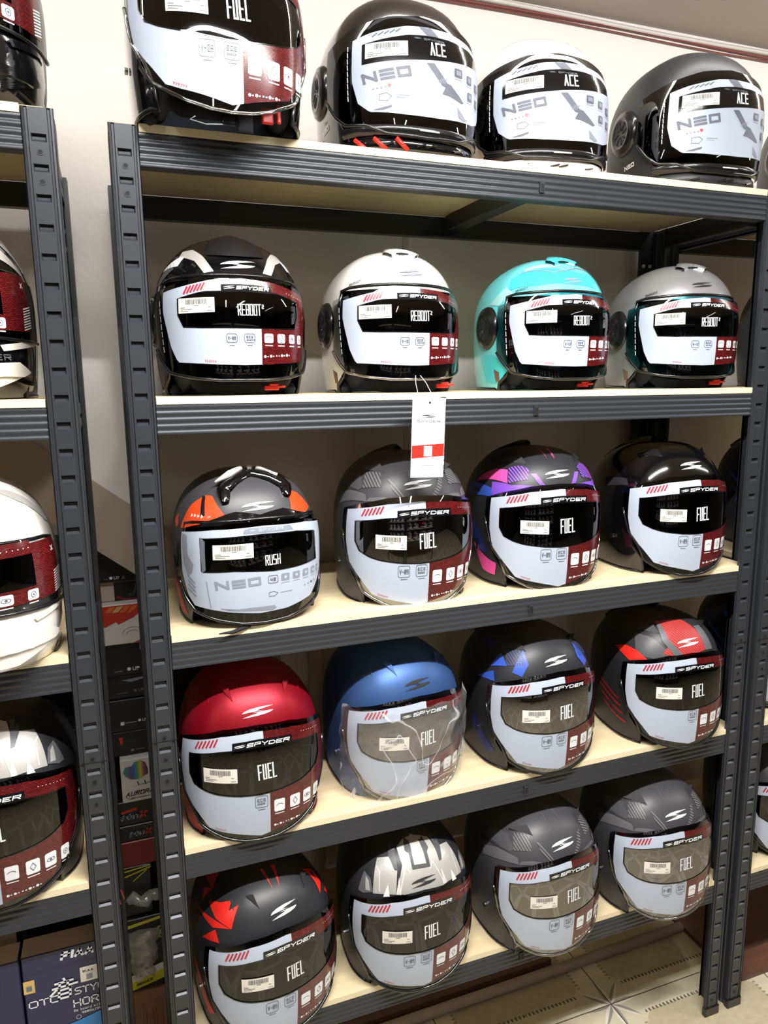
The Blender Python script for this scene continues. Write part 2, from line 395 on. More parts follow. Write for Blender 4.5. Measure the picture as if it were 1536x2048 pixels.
def rrect(mb, x0, y0, x1, y1, r, mp, key):
    p = rrect_pts(x0, y0, x1, y1, r); cx, cy = (x0 + x1) / 2, (y0 + y1) / 2
    b = len(mb.v); mb.vert(mp(cx, cy))
    for q in p: mb.vert(mp(*q))
    n = len(p)
    for i in range(n): mb.face((b, b + 1 + i, b + 1 + (i + 1) % n), key)
def outline(mb, pts, t, mp, key, closed=True):
    n = len(pts)
    for i in range(n if closed else n - 1): stroke(mb, pts[i], pts[(i + 1) % n], t, mp, key)
def disc(mb, cx, cy, r, mp, key, n=12):
    b = len(mb.v); mb.vert(mp(cx, cy))
    for i in range(n): mb.vert(mp(cx + r * math.cos(2 * math.pi * i / n), cy + r * math.sin(2 * math.pi * i / n)))
    for i in range(n): mb.face((b, b + 1 + i, b + 1 + (i + 1) % n), key)
BLADE = [(-.97, .0), (-.82, .2), (-.45, .38), (.1, .48), (1.0, .5), (.45, .30), (.08, .19), (-.1, .10), (.35, .02), (-.3, .03)]
def poly2(mb, pts, mp, key, sub=0.006):
    tris = tessellate_polygon([[Vector((p[0], p[1], 0)) for p in pts]])
    def rec(a, b, c, d):
        L = max(math.dist(a, b), math.dist(b, c), math.dist(c, a))
        if L > sub and d < 5:
            ab = ((a[0] + b[0]) / 2, (a[1] + b[1]) / 2); bc = ((b[0] + c[0]) / 2, (b[1] + c[1]) / 2); ca = ((a[0] + c[0]) / 2, (a[1] + c[1]) / 2)
            rec(a, ab, ca, d + 1); rec(ab, b, bc, d + 1); rec(ca, bc, c, d + 1); rec(ab, bc, ca, d + 1)
        else:
            ar = (b[0] - a[0]) * (c[1] - a[1]) - (b[1] - a[1]) * (c[0] - a[0])
            q = (a, b, c) if ar > 0 else (a, c, b)
            mb.quadp([mp(*z) for z in q], key, uvs=list(q))
    for t in tris: rec(pts[t[0]], pts[t[1]], pts[t[2]], 0)
def s_logo(mb, cx, cy, hw, hh, mp, key, skew=0.0, sub=0.006):
    for sg in (1, -1):
        poly2(mb, [(cx + sg * x * hw + skew * sg * y * hh, cy + sg * y * hh * 2 * .5 * 2 * .5) for x, y in [(a, b + .02) for a, b in BLADE]], mp, key, sub)

# ------------------------------------------------------------------ helmet surface
SHP = {'FUEL': (.117, .104, .166, .138, .261, 2.466), 'REBOOT': (.113, .102, .161, .122, .26, 2.357),
       'NEO': (.122, .111, .161, .134, .26, 2.431), 'RUSH': (.115, .101, .16, .127, .26, 2.394),
       'FULL': (.122, .125, .165, .140, .27, 2.35)}
ZC = .115
def saz(sh, a, z, off=0.0):
    ax, ayf, ayb, azt, azb, n = SHP[sh]
    dz = z - ZC; kk = azt if dz > 0 else azb
    h = max(0.0, 1 - min(1, abs(dz / kk)) ** n) ** (1 / n)
    s_, c_ = math.sin(a), math.cos(a); ay = ayf if c_ > 0 else ayb
    r = (abs(s_ / ax) ** n + abs(c_ / ay) ** n) ** (-1 / n) * h + off
    return Vector((r * s_, -r * c_, z))
def sdir(sh, d, off=0.0):
    ax, ayf, ayb, azt, azb, n = SHP[sh]
    ay = ayf if d.y < 0 else ayb; az = azt if d.z > 0 else azb
    rho = (abs(d.x / ax) ** n + abs(d.y / ay) ** n + abs(d.z / az) ** n) ** (-1 / n)
    return d * (rho + off) + Vector((0, 0, ZC))
def dvec(a, e):
    a, e = rad(a), rad(e); return Vector((math.sin(a) * math.cos(e), -math.cos(a) * math.cos(e), math.sin(e)))
def elev_of(sh, a, z):
    p = saz(sh, a, z) - Vector((0, 0, ZC)); return math.atan2(p.z, math.hypot(p.x, p.y))
class Plane:                         # gnomonic drawing plane on the shell round a direction
    def __init__(s, sh, a, e, off=0.0006):
        s.sh = sh; s.d = dvec(a, e); s.t = Vector((math.cos(rad(a)), math.sin(rad(a)), 0)); s.u = s.t.cross(s.d) * -1; s.off = off
        if s.u.z < 0: s.u = -s.u
        s.R = (sdir(sh, s.d) - Vector((0, 0, ZC))).length
    def __call__(s, x, y): return sdir(s.sh, (s.d + s.t * (x / s.R) + s.u * (y / s.R)).normalized(), s.off)
    def inv(s, a, e):
        q = dvec(a, e); k = max(0.15, q.dot(s.d)); q = q / k - s.d; return (q.dot(s.t) * s.R, q.dot(s.u) * s.R)
def decal(mb, sh, pts, key, off=0.0006, sub=0.008):
    c = Vector((0, 0, 0))
    for a, e in pts: c += dvec(a, e)
    c.normalize(); a0 = math.degrees(math.atan2(c.x, -c.y)); e0 = math.degrees(math.asin(c.z))
    P = Plane(sh, a0, e0, off); poly2(mb, [P.inv(a, e) for a, e in pts], P, key, sub)
def lerp(tab, x):
    if x <= tab[0][0]: return tab[0][1]
    for (x0, y0), (x1, y1) in zip(tab, tab[1:]):
        if x <= x1: return y0 + (y1 - y0) * (x - x0) / (x1 - x0)
    return tab[-1][1]
OPEN = {'FUEL': [(0, 52), (.026, 52), (.055, 63), (.10, 68), (.165, 70)], 'REBOOT': [(0, 80), (.012, 79), (.036, 63), (.1, 68), (.165, 70)],
        'NEO': [(0, 58), (.03, 60), (.06, 70), (.165, 72)], 'RUSH': [(0, 70), (.03, 66), (.06, 66), (.165, 72)], 'FULL': [(0, 66), (.05, 68), (.165, 72)]}
def shell_mesh(sh, key, gfx=None, low=None, zc_split=None):
    mb = MB(); zb = .165; NS, NF = 46, 14
    op = OPEN[sh]
    def azs(z):
        o = rad(lerp(op, z)); return [o + (2 * math.pi - 2 * o) * i / NS for i in range(NS + 1)]
    zs = [zb * i / 12 for i in range(13)]
    rows = [[saz(sh, a, z) for a in azs(z)] for z in zs]
    mb.grid(rows, key, keyf=(lambda i, j: low if (low and zs[i] < .03) else key))
    o = rad(lerp(op, zb)); ring = azs(zb)[:-1] + [2 * math.pi - o + 2 * o * i / NF for i in range(NF)]
    drows = []
    for k in range(14):
        t = (k / 13.0); r = []
        for a in ring:
            e0 = elev_of(sh, a, zb); e = e0 + (math.pi / 2 - e0) * t
            d = Vector((math.sin(a) * math.cos(e), -math.cos(a) * math.cos(e), math.sin(e))) if k < 13 else Vector((0, 0, 1))
            r.append(sdir(sh, d) if k else saz(sh, a, zb))
        drows.append(r)
    mb.grid(drows, key, closed=True)
    # turned edge round the opening and the base
    edge = [saz(sh, azs(z)[0], z, -.003) for z in reversed(zs)]
    if gfx: gfx(mb)
    return mb.mesh('shell', True)
def edge_trim_mesh(sh, key='black_trim'):
    mb = MB(); op = OPEN[sh]; pts = []
    for i in range(13): z = .165 * (1 - i / 12); pts.append(saz(sh, -rad(lerp(op, z)), z, -.001))
    o0 = rad(lerp(op, 0))
    for i in range(1, 40): a = -o0 - (2 * math.pi - 2 * o0) * i / 40; pts.append(saz(sh, a, 0.003, -.001))
    for i in range(13): z = .165 * i / 12; pts.append(saz(sh, rad(lerp(op, z)), max(z, .003), -.001))
    for i in range(1, 14): a = rad(lerp(op, .165)) * (1 - 2 * i / 14.0); pts.append(saz(sh, a, .165 + .008 * math.cos(a), -.001))
    mb.tube(pts, .0032, key, 6, closed=True); return mb.mesh('edge_trim', True)
def liner_mesh(sh, closed_front=False):
    mb = MB(); rows = []
    for z in [0.004, .03, .06, .09, .12, .15, .18, .205, .225]:
        t = max(0, (z - .15)); rows.append([saz(sh, a, z, -.022) for a in [rad(66 + (360 - 132) * i / 36) for i in range(37)]])
    mb.grid(rows, 'liner_fabric')
    rows = [[saz(sh, rad(-180 + 360 * i / 36), z, -.02) for i in range(36)] for z in (.172, .19, .205, .22)]
    mb.grid(rows, 'liner_fabric', closed=True)
    # cheek pads and neck roll
    for sg in (1, -1):
        c = saz(sh, rad(78 * sg), .055, -.034); rws = []
        for i in range(9):
            th = math.pi * i / 8 - math.pi / 2; r = [] 
            for j in range(14):
                ph = 2 * math.pi * j / 14
                r.append(c + Vector((math.cos(th) * math.cos(ph) * .02, math.cos(th) * math.sin(ph) * .055, math.sin(th) * .05)))
            rws.append(r)
        mb.grid(rws, 'liner_fabric', closed=True)
    mb.tube([saz(sh, rad(75 + 210 * i / 20), .008, -.016) for i in range(21)], .011, 'liner_fabric', 8)
    mb.tube([saz(sh, rad(-62 + 124 * i / 16), .166, -.014) for i in range(17)], .009, 'liner_fabric', 8)
    return mb.mesh('liner', True)
VIS = {  # top and bottom of the visor against azimuth in degrees
 'FUEL': ([(0, .193), (30, .190), (55, .178), (72, .166)], [(0, -.004), (15, -.002), (30, .006), (42, .018), (50, .028), (56, .058), (66, .085), (72, .13)]),
 'REBOOT': ([(0, .172), (30, .168), (50, .161), (76, .150)], [(0, .022), (20, .022), (40, .026), (60, .034), (68, .05), (76, .07)]),
 'NEO': ([(0, .196), (30, .190), (55, .176), (80, .158)], [(0, .026), (30, .028), (45, .040), (60, .044), (70, .06), (80, .085)]),
 'RUSH': ([(0, .174), (30, .170), (55, .160), (76, .150)], [(0, .008), (20, .010), (40, .018), (58, .030), (68, .05), (76, .08)]),
 'FULL': ([(0, .180), (40, .174), (78, .156)], [(0, .085), (40, .082), (78, .078)])}
def visor_mesh(sh, key):
    mb = MB(); T, B = VIS[sh]; A = B[-1][0]; cols = int(A); rows = []; NR = 20
    for j in range(NR + 1):
        r = []
        for i in range(cols + 1):
            a = -A + 2.0 * A * i / cols; zt, zb_ = lerp(T, abs(a)), lerp(B, abs(a)); r.append(saz(sh, rad(a), zb_ + (zt - zb_) * j / NR, .006))
        rows.append(r)
    mb.grid(rows, key)
    me = mb.mesh('visor', True); return me
def visor_rim_mesh(sh, key):
    mb = MB(); T, B = VIS[sh]; A = B[-1][0]
    mb.tube([saz(sh, rad(-A + 2 * A * i / 60), lerp(B, abs(-A + 2 * A * i / 60)) - .001, .0062) for i in range(61)], .0026, key, 8)
    return mb.mesh('visor_rim', True)
RM = .11                                                     # metres of card per radian
def cmap(sh, off):
    return lambda x, y: saz(sh, x / RM, y, off)
def X(a): return rad(a) * RM
CARDS = {
 'FUEL': dict(A=66, top=[(0, .1835), (30, .180), (66, .166)], bot=[(0, .003), (33, .018), (42, .024), (51, .048), (63, .077), (66, .11)], wtop=[(0, .160), (30, .157), (56, .149)], wbot=[(0, .078), (16, .080), (34, .085), (43, .090), (53, .100), (56, .115)], W=56, red0=8, red1=5),
 'REBOOT': dict(A=62, top=[(0, .1675), (25, .164), (44, .156), (62, .149)], bot=[(0, .043), (20, .044), (51, .048), (56, .07), (62, .12)], wtop=[(0, .149), (30, .147), (48, .138)], wbot=[(0, .0965), (30, .0965), (44, .098), (48, .115)], W=48, red0=14, red1=6),
}
def icons_row(mb, m, xs, z0, z1, key_bg='print_white', glyph='print_grey'):
    for n, (a0, a1) in enumerate(xs):
        x0, x1 = X(a0), X(a1); rrect(mb, x0, z0, x1, z1, .0026, m, key_bg)
        cx, cy = (x0 + x1) / 2, (z0 + z1) / 2; m2 = lambda x, y, m=m: m(x, y) * 1.0 + (m(x, y) - Vector((0, 0, y))).normalized() * .0003
        if n % 4 == 0: outline(mb, [(cx + .0055 * math.cos(rad(t)), cy - .001 + .004 * math.sin(rad(t))) for t in range(20, 161, 20)], .0008, m2, glyph, False)
        elif n % 4 == 1: outline(mb, [(cx, cy + .006), (cx + .0035, cy), (cx, cy - .006), (cx - .0035, cy)], .0008, m2, glyph)
        elif n % 4 == 2:
            outline(mb, [(cx + .005 * math.cos(rad(t)), cy + .0028 * math.sin(rad(t))) for t in range(0, 360, 30)], .0007, m2, glyph); disc(mb, cx, cy, .0017, m2, glyph)
        else: outline(mb, [(cx + .003 * math.cos(rad(t)), cy + .004 * math.sin(rad(t))) for t in range(0, 360, 45)], .0007, m2, glyph); disc(mb, cx, cy, .0012, m2, glyph)
        rect(mb, x0 + .001, z0 - .0045, x1 - .001, z0 - .003, m, 'print_white' if key_bg == 'print_white' else glyph)
def card_mesh(sh, word, code='V-09', wide=0):
    C = CARDS[sh]; mb = MB(); A, W = C['A'], C['W']; st = 2
    a = -A
    az = sorted(set([-A + i for i in range(0, 2 * A + 1, 2)] + [-W, W, C['red0'], C['red1']]))
    off = .0066
    def strip(a0, a1, f0, f1, key, n=6):
        r = []; u = []
        for i in range(n + 1):
            row = []; ur = []
            for aa in (a0, a1):
                z = f0(aa) + (f1(aa) - f0(aa)) * i / n; row.append(saz(sh, rad(aa), z, off)); ur.append((X(aa), z))
            r.append(row); u.append(ur)
        mb.grid(r, key, uvs=u)
    top = lambda q: lerp(C['top'], abs(q)); bot = lambda q: lerp(C['bot'], abs(q)); wt = lambda q: lerp(C['wtop'], abs(q)); wb = lambda q: lerp(C['wbot'], abs(q))
    for a0, a1 in zip(az, az[1:]):
        am = (a0 + a1) / 2
        if abs(am) > W: strip(a0, a1, bot, top, 'card_white' if am < C['red1'] or (am > 0 and word == 'x') else 'card_red', 16)
        else:
            strip(a0, a1, bot, wb, 'card_red' if am > C['red0'] else 'card_white', 10)
            strip(a0, a1, wt, top, 'card_red' if am > C['red1'] else 'card_white', 3)
    m = cmap(sh, off + .0004); m3 = cmap(sh, off + .0008)
    # dark edging of the window
    pts = [(X(q), wt(q)) for q in range(-W, W + 1, 4)] + [(X(q), wb(q)) for q in range(W, -W - 1, -4)]
    outline(mb, pts, .0016, m, 'card_black')
    # dashed strip of small lettering down the left side
    zt, zm = top(-A), (.115 if sh == 'FUEL' else .06)
    x = X(-A - (2 if sh == 'FUEL' else 4))
    if sh == 'REBOOT':
        outline(mb, [(x - .001, zt - .004), (x + .004, .06)], .004, cmap(sh, .0066), 'card_black', False)
        for i in range(7): z = zt - .012 - i * .011; stroke(mb, (x + .0002 + i * .0006, z), (x + .0006 + i * .0006, z - .007), .0012, m, 'print_white')
    # black plate with the maker's mark
    p0, p1 = ((-21, 29) if sh == 'FUEL' else (-16, 24))
    zlo = (lambda q: wt(q) - .001); zhi = (lambda q: wt(q) + (.0118 if sh == 'FUEL' else .0100))
    r = []; 
    for i in range(4):
        r.append([saz(sh, rad(p0 + (p1 - p0) * j / 16), zlo(p0 + (p1 - p0) * j / 16) + (zhi(p0 + (p1 - p0) * j / 16) - zlo(p0 + (p1 - p0) * j / 16)) * i / 3, off + .0004) for j in range(17)])
    mb.grid(r, 'card_black')
    arc = lambda f: (lambda x, y: saz(sh, x / RM, y + wt(math.degrees(x / RM)), f))
    mk = arc(off + .0009)
    s_logo(mb, X(p0 + 6), .0055, .0088, .0040, mk, 'print_white')
    lw = (X(p1 - 2) - X(p0 + 11.5)) / 6
    text(mb, 'SPYDER', X(p0 + 11.5), .0024, lw * .86, .0060 if sh == 'FUEL' else .0052, lw * .14, .0013, mk, 'print_white', slant=.25)
    # slanted dashes at the top left, row of dots at the top right
    for i in range(6):
        s0 = X((-50 if sh == 'FUEL' else -43) + i * (3.0 if sh == 'FUEL' else 2.5)); q = math.degrees(s0 / RM); zt = top(q) - .0025
        stroke(mb, (s0, zt - (.010 if sh == 'FUEL' else .0085)), (s0 + .004, zt), .0026, m, 'print_red')
    for i in range(8): disc(mb, X(38 + i * 2.6), top(38 + i * 2.6) - .009, .0006, m, 'print_white', 6)
    # model word in the window, on the visor itself
    mw = cmap(sh, .0066)
    if sh == 'FUEL':
        text(mb, word, X(-1), .103, .0064, .027, .0013, .0023, mw, 'print_white', ang=.04)
        ze = (.0555, .0755); V = (-20, -10); Ee = (-4.3, 6); ic = [(11.3, 20.3), (24.8, 33.6), (36.8, 44.5), (48, 54.5)]; zi = (.042, .064); zd = .018; zar = .018
    else:
        text(mb, 'REBOOT', X(-4), .114, .0051, .0165, .0009, .0014, mw, 'print_white', ang=.02)
        text(mb, '2', X(15), .1245, .0030, .006, .0008, .0009, mw, 'print_white')
        ze = (.0755, .088); V = (-13.5, -5.5); Ee = (0.2, 8.5); ic = [(16, 23.5), (27, 34), (38, 44), (47.5, 52.5)]; zi = (.0755, .089); zd = .0555; zar = .049
    hh = ze[1] - ze[0]
    if code:
        pts = rrect_pts(X(V[0]), ze[0], X(V[1]), ze[1], .003, 2); outline(mb, pts, .0008, m, 'print_grey')
        text(mb, code, X(V[0]) + .0022, ze[0] + hh * .3, (X(V[1]) - X(V[0]) - .006) / 4, hh * .4, .0006, .0009, m3, 'print_grey')
        rect(mb, X(V[0]) + .004, ze[0] - .0045, X(V[1]) - .004, ze[0] - .0035, m, 'print_grey')
    pts = rrect_pts(X(Ee[0]), ze[0], X(Ee[1]), ze[1], .003, 2); outline(mb, pts, .0008, m, 'print_grey')
    text(mb, 'ECE', X(Ee[0]) + .0030, ze[0] + hh * .52, (X(Ee[1]) - X(Ee[0]) - .0085) / 3, hh * .28, .0012, .0009, m3, 'print_grey')
    for i in range(5): rect(mb, X(Ee[0]) + .0032 + i * .0026, ze[0] + hh * .26, X(Ee[0]) + .0050 + i * .0026, ze[0] + hh * .4, m3, 'print_grey')
    rect(mb, X(Ee[0]) + .004, ze[0] - .0045, X(Ee[1]) - .004, ze[0] - .0035, m, 'print_grey')
    icons_row(mb, m, ic, *zi)
    for i in range(5):
        xx = X((12 if sh == 'FUEL' else 16.5) + i * 4.8); disc(mb, xx, zd + .0006 * i, .0021 if i != 2 else .0012, m, 'print_white', 8)
        rect(mb, xx + .0032, zd - .0008 + .0006 * i, xx + .0052, zd + .0008 + .0006 * i, m, 'print_white')
    for i in range(6):
        xx = X(-37 if sh == 'FUEL' else -30) + i * .0028; z0 = bot(math.degrees(xx / RM)) + .004
        outline(mb, [(xx, z0 - .0016), (xx + .0014, z0), (xx, z0 + .0016)], .0006, m, 'print_red', False)
    me = mb.mesh('visor_card', True)
    for p_ in me.polygons: p_.use_smooth = True
    return me
def neo_card_mesh():
    sh = 'NEO'; mb = MB(); off = .0066; m = cmap(sh, off + .0004); m3 = cmap(sh, off + .0008)
    top = [(-54, .157), (-41, .165), (-16, .1765), (0, .179), (20, .178), (40, .172), (54, .162), (64, .15)]
    bot = [(-54, .100), (-50, .070), (-42, .057), (-16, .054), (10, .054), (44, .058), (54, .065), (64, .085)]
    wt = [(-47, .149), (-30, .157), (-15, .1635), (0, .1665), (20, .1665), (40, .163), (52, .155)]
    wb = [(-47, .121), (-17, .128), (0, .132), (30, .138), (52, .142)]
    def strip(a0, a1, f0, f1, key, n):
        mb.grid([[saz(sh, rad(q), f0(q) + (f1(q) - f0(q)) * i / n, off) for q in (a0, a1)] for i in range(n + 1)], key)
    T = lambda q: lerp(top, q); B = lambda q: lerp(bot, q); Wt = lambda q: lerp(wt, q); Wb = lambda q: lerp(wb, q)
    az = list(range(-54, -47, 2)) + [-47] + list(range(-45, 52, 2)) + [52] + list(range(54, 65, 2))
    for a0, a1 in zip(az, az[1:]):
        q = (a0 + a1) / 2
        if q < -47 or q > 52: strip(a0, a1, B, T, 'card_white', 12)
        else: strip(a0, a1, B, Wb, 'card_white', 8); strip(a0, a1, Wt, T, 'card_white', 2); 
        if -47 < q < 52: strip(a0, a1, Wb, Wt, 'card_black', 4)
    poly2(mb, [(X(-6), T(-6) - .0002), (X(4), T(4) - .0002), (X(10), T(10) - .012), (X(0), T(0) - .012)], m, 'card_grey')
    for i in range(5): stroke(mb, (X(-40 + i * 4), T(-40 + i * 4) - .006), (X(-37 + i * 4), T(-37 + i * 4) - .003), .0016, m, 'card_grey')
    for i in range(9): stroke(mb, (X(-57.5), .150 - i * .0085), (X(-57.3), .150 - i * .0085 - .006), .0012, cmap(sh, off), 'print_white')
    text(mb, 'ACE', X(2), .139, .0075, .0185, .0014, .0023, m3, 'print_white', ang=.05)
    s_logo(mb, X(-8), .1605, .006, .0022, m3, 'card_grey'); text(mb, 'SPYDER', X(-3), .1590, .0048, .003, .0008, .0006, m3, 'card_grey')
    # NEO, large
    arcm = lambda x, y: saz(sh, x / RM, y, off + .0004)
    text(mb, 'NEO', X(-46), .094, .0195, .0145, .0035, .0038, arcm, 'card_grey', ang=.20, tri_e=True)
    for i in range(5): rect(mb, X(-40) + i * .0052, .0865 + i * .001, X(-40) + i * .0052 + .0026, .0885 + i * .001, m, 'card_midgrey')
    disc(mb, X(-28.5), .0925, .0024, m, 'print_redbright')
    outline(mb, [(X(-36) + .0012, .072), (X(-30), .0715), (X(-27), .0775), (X(-30), .082), (X(-36) + .001, .080)], .0007, m, 'print_grey')
    rect(mb, X(-24), .0795, X(-14), .0805, m, 'card_midgrey'); rect(mb, X(-24), .0765, X(-17), .0772, m, 'card_midgrey')
    # folded grey wing graphics
    poly2(mb, [(X(-1), .128), (X(5), .129), (X(16), .105), (X(20), .103), (X(18), .099), (X(12), .1)], m, 'card_grey')
    poly2(mb, [(X(15), .100), (X(32), .084), (X(30), .082), (X(18), .088), (X(12), .089)], m, 'card_grey')
    poly2(mb, [(X(14), .096), (X(19), .104), (X(32), .084)], m, 'card_grey')
    for i in range(4): stroke(mb, (X(11) + i * .003, .110 + i * .0002), (X(9) + i * .003, .104 + i * .0002), .0013, m, 'card_midgrey')
    poly2(mb, [(X(-40), .059), (X(-27), .066), (X(-27), .063), (X(-33), .059)], m, 'card_grey')
    poly2(mb, [(X(26), .075), (X(36), .060), (X(33), .058), (X(27), .062)], m, 'card_midgrey')
    for i, (a0, a1, z) in enumerate(((22.5, 30, .117), (35, 41, .113), (46, 52, .108), (36, 42, .090), (47, 53, .086))):
        rrect(mb, X(a0), z, X(a1), z + .0125, .002, m, 'card_grey'); rrect(mb, X(a0) + .0028, z + .003, X(a1) - .0028, z + .0095, .001, m3, 'card_midgrey')
        rect(mb, X(a0), z - .003, X(a1), z - .0022, m, 'card_midgrey')
    return mb.mesh('visor_card', True)
def rush_card_mesh():
    sh = 'RUSH'; mb = MB(); off = .0066; m = cmap(sh, off + .0004); m3 = cmap(sh, off + .0008)
    top = [(-69, .154), (-40, .161), (0, .164), (40, .161), (66, .153)]; bot = [(-69, .090), (-64, .055), (-58, .0386), (-30, .030), (-5, .024), (20, .026), (45, .036), (58, .062), (66, .09)]
    wt = [(-50, .147), (-20, .150), (0, .151), (30, .149), (52, .142)]; wb = [(-50, .095), (-24, .0965), (7, .0915), (30, .0925), (52, .095)]
    def strip(a0, a1, f0, f1, n): mb.grid([[saz(sh, rad(q), f0(q) + (f1(q) - f0(q)) * i / n, off) for q in (a0, a1)] for i in range(n + 1)], 'card_white')
    T = lambda q: lerp(top, q); B = lambda q: lerp(bot, q); Wt = lambda q: lerp(wt, q); Wb = lambda q: lerp(wb, q)
    az = [-69, -68] + list(range(-66, -50, 2)) + list(range(-50, 53, 2)) + list(range(54, 67, 2))
    for a0, a1 in zip(az, az[1:]):
        q = (a0 + a1) / 2
        if q < -50 or q > 52: strip(a0, a1, B, T, 12)
        else: strip(a0, a1, B, Wb, 8); strip(a0, a1, Wt, T, 2)
    pts = [(X(q), Wt(q)) for q in range(-50, 53, 4)] + [(X(q), Wb(q)) for q in range(52, -51, -4)]
    outline(mb, pts, .0018, m, 'card_black'); 
    poly2(mb, [(X(-50), .150), (X(-46), .143), (X(-46), .098), (X(-49), .094)], m, 'card_grey')
    poly2(mb, [(X(-68), .152), (X(-62), .150), (X(-61), .120), (X(-56), .105), (X(-58), .092), (X(-62), .086), (X(-66), .105)], m, 'card_midgrey')
    for i in range(4): stroke(mb, (X(-62), .086 - i * .007), (X(-56), .076 - i * .007), .0022, m, 'card_midgrey')
    poly2(mb, [(X(-17), .1535), (X(27), .1525), (X(25), .1605), (X(-12), .162), (X(-16), .160)], m, 'card_midgrey')
    s_logo(mb, X(-9), .158, .006, .0025, m3, 'card_white'); text(mb, 'SPYDER', X(-4), .1558, .006, .0042, .0012, .0009, m3, 'card_white')
    text(mb, 'RUSH', X(0.5), .101, .0056, .0165, .0010, .0016, m3, 'print_white', ang=.02)
    text(mb, 'NEO', X(-39.5), .0665, .0205, .0140, .0040, .0038, m, 'card_midgrey', ang=.06, tri_e=True)
    xs = [(2.7, 11), (14, 21.5), (24.5, 31.5), (34.5, 41), (44, 49.5), (52, 56)]
    outline(mb, rrect_pts(X(xs[0][0]), .0715, X(xs[0][1]), .0835, .002, 2), .0008, m, 'print_grey'); text(mb, '42', X(4.4), .075, .004, .005, .001, .0009, m3, 'print_grey')
    for a0, a1 in xs[1:]:
        rrect(mb, X(a0), .0725, X(a1), .0845, .002, m, 'card_midgrey'); disc(mb, (X(a0) + X(a1)) / 2, .0785, .0026, m3, 'card_white', 8); rect(mb, X(a0), .069, X(a1), .0698, m, 'card_midgrey')
    outline(mb, [(X(3), .050), (X(8), .0495), (X(11), .054), (X(7), .0575), (X(3), .056)], .0007, m, 'print_grey'); rect(mb, X(13), .0535, X(24), .0545, m, 'card_midgrey')
    for i in range(4): disc(mb, X(37 + i * 4), .057 + i * .001, .0015 if i != 2 else .0022, m, 'card_midgrey' if i != 2 else 'print_grey', 8)
    for q0, q1 in ((-46, -44), (-36, 8)): outline(mb, [(X(q0), B(q0) + .045 if q0 < -40 else B(q0) + .004), (X(q1), B(q1) + .003)], .0012, m, 'card_midgrey', False)
    poly2(mb, [(X(-34), .0330), (X(6), .0265), (X(10), .0300), (X(8), .034), (X(-12), .035)], m, 'card_midgrey')
    return mb.mesh('visor_card', True)
def label_mesh(sh, a0, a1, z0, z1, tilt=0.0, off=.0076):
    mb = MB(); m = lambda x, y: saz(sh, x / RM, y + tilt * (x - X(a0)), off); m2 = lambda x, y: saz(sh, x / RM, y + tilt * (x - X(a0)), off + .0003)
    rect(mb, X(a0), z0, X(a1), z1, m, 'label_paper'); w_ = X(a1) - X(a0); h = z1 - z0
    x = X(a0) + w_ * .2; r = random.Random(3)
    while x < X(a0) + w_ * .8:
        bw = r.choice((.0005, .0008, .0012)); rect(mb, x, z0 + h * .56, x + bw, z1 - h * .1, m2, 'print_grey', 1, 2); x += bw + r.choice((.0006, .0009))
    for (fx0, fx1, fy) in ((.45, .58, .47), (.06, .2, .34), (.06, .4, .22), (.06, .3, .11), (.82, .9, .34), (.8, .95, .11)):
        rect(mb, X(a0) + w_ * fx0, z0 + h * fy, X(a0) + w_ * fx1, z0 + h * (fy + .035), m2, 'print_grey')
    return mb.mesh('barcode_label', False)
def disc_part(sh, side, z, R, ang=95):
    # round pivot cover on the side of a shell
    mb = MB(); c = saz(sh, rad(ang * side), z, .0); n = Vector((c.x, c.y * .35, 0)).normalized(); u = Vector((-n.y, n.x, 0)); v = Vector((0, 0, 1))
    prof = [(0, .0035), (.55, .0035), (.62, .0055), (.72, .0055), (.78, .003), (.92, .002), (1.0, -.003), (1.0, -.016)]
    rows = [[c + n * (h + .003) + (u * math.cos(2 * math.pi * i / 28) + v * math.sin(2 * math.pi * i / 28)) * (R * max(r, .001)) for i in range(28)] for r, h in prof]
    mb.grid(rows, 'black_trim', closed=True, keyf=lambda i, j: 'gfx_darkgrey' if i < 1 else 'black_trim', flip=(side > 0))
    for i in range(8):
        a = math.pi * 2 * i / 8; p0 = c + n * .0068 + (u * math.cos(a) + v * math.sin(a)) * R * .15; p1 = c + n * .0068 + (u * math.cos(a + .25) + v * math.sin(a + .25)) * R * .52
        mb.tube([p0, p1], .0012, 'gfx_black', 5)
    return mb.mesh('pivot_disc', True)
def fin_mesh(sh, spec, key):
    # raised pointed vents: triangles lifted off the shell
    mb = MB()
    for (a0, e0), (a1, e1), (a2, e2), h in spec:
        base = [sdir(sh, dvec(a0, e0), -.001), sdir(sh, dvec(a1, e1), -.001), sdir(sh, dvec(a2, e2), -.001)]
        topp = [sdir(sh, dvec(a0, e0), h), sdir(sh, dvec(a1, e1), h), sdir(sh, dvec(a2, e2), .0008)]
        mb.quadp(topp, key); mb.quadp([base[0], base[1], topp[1], topp[0]], 'slot_dark'); mb.quadp([base[1], base[2], topp[2], topp[1]], key); mb.quadp([base[2], base[0], topp[0], topp[2]], key)
    return mb.mesh('vent_fin', False)
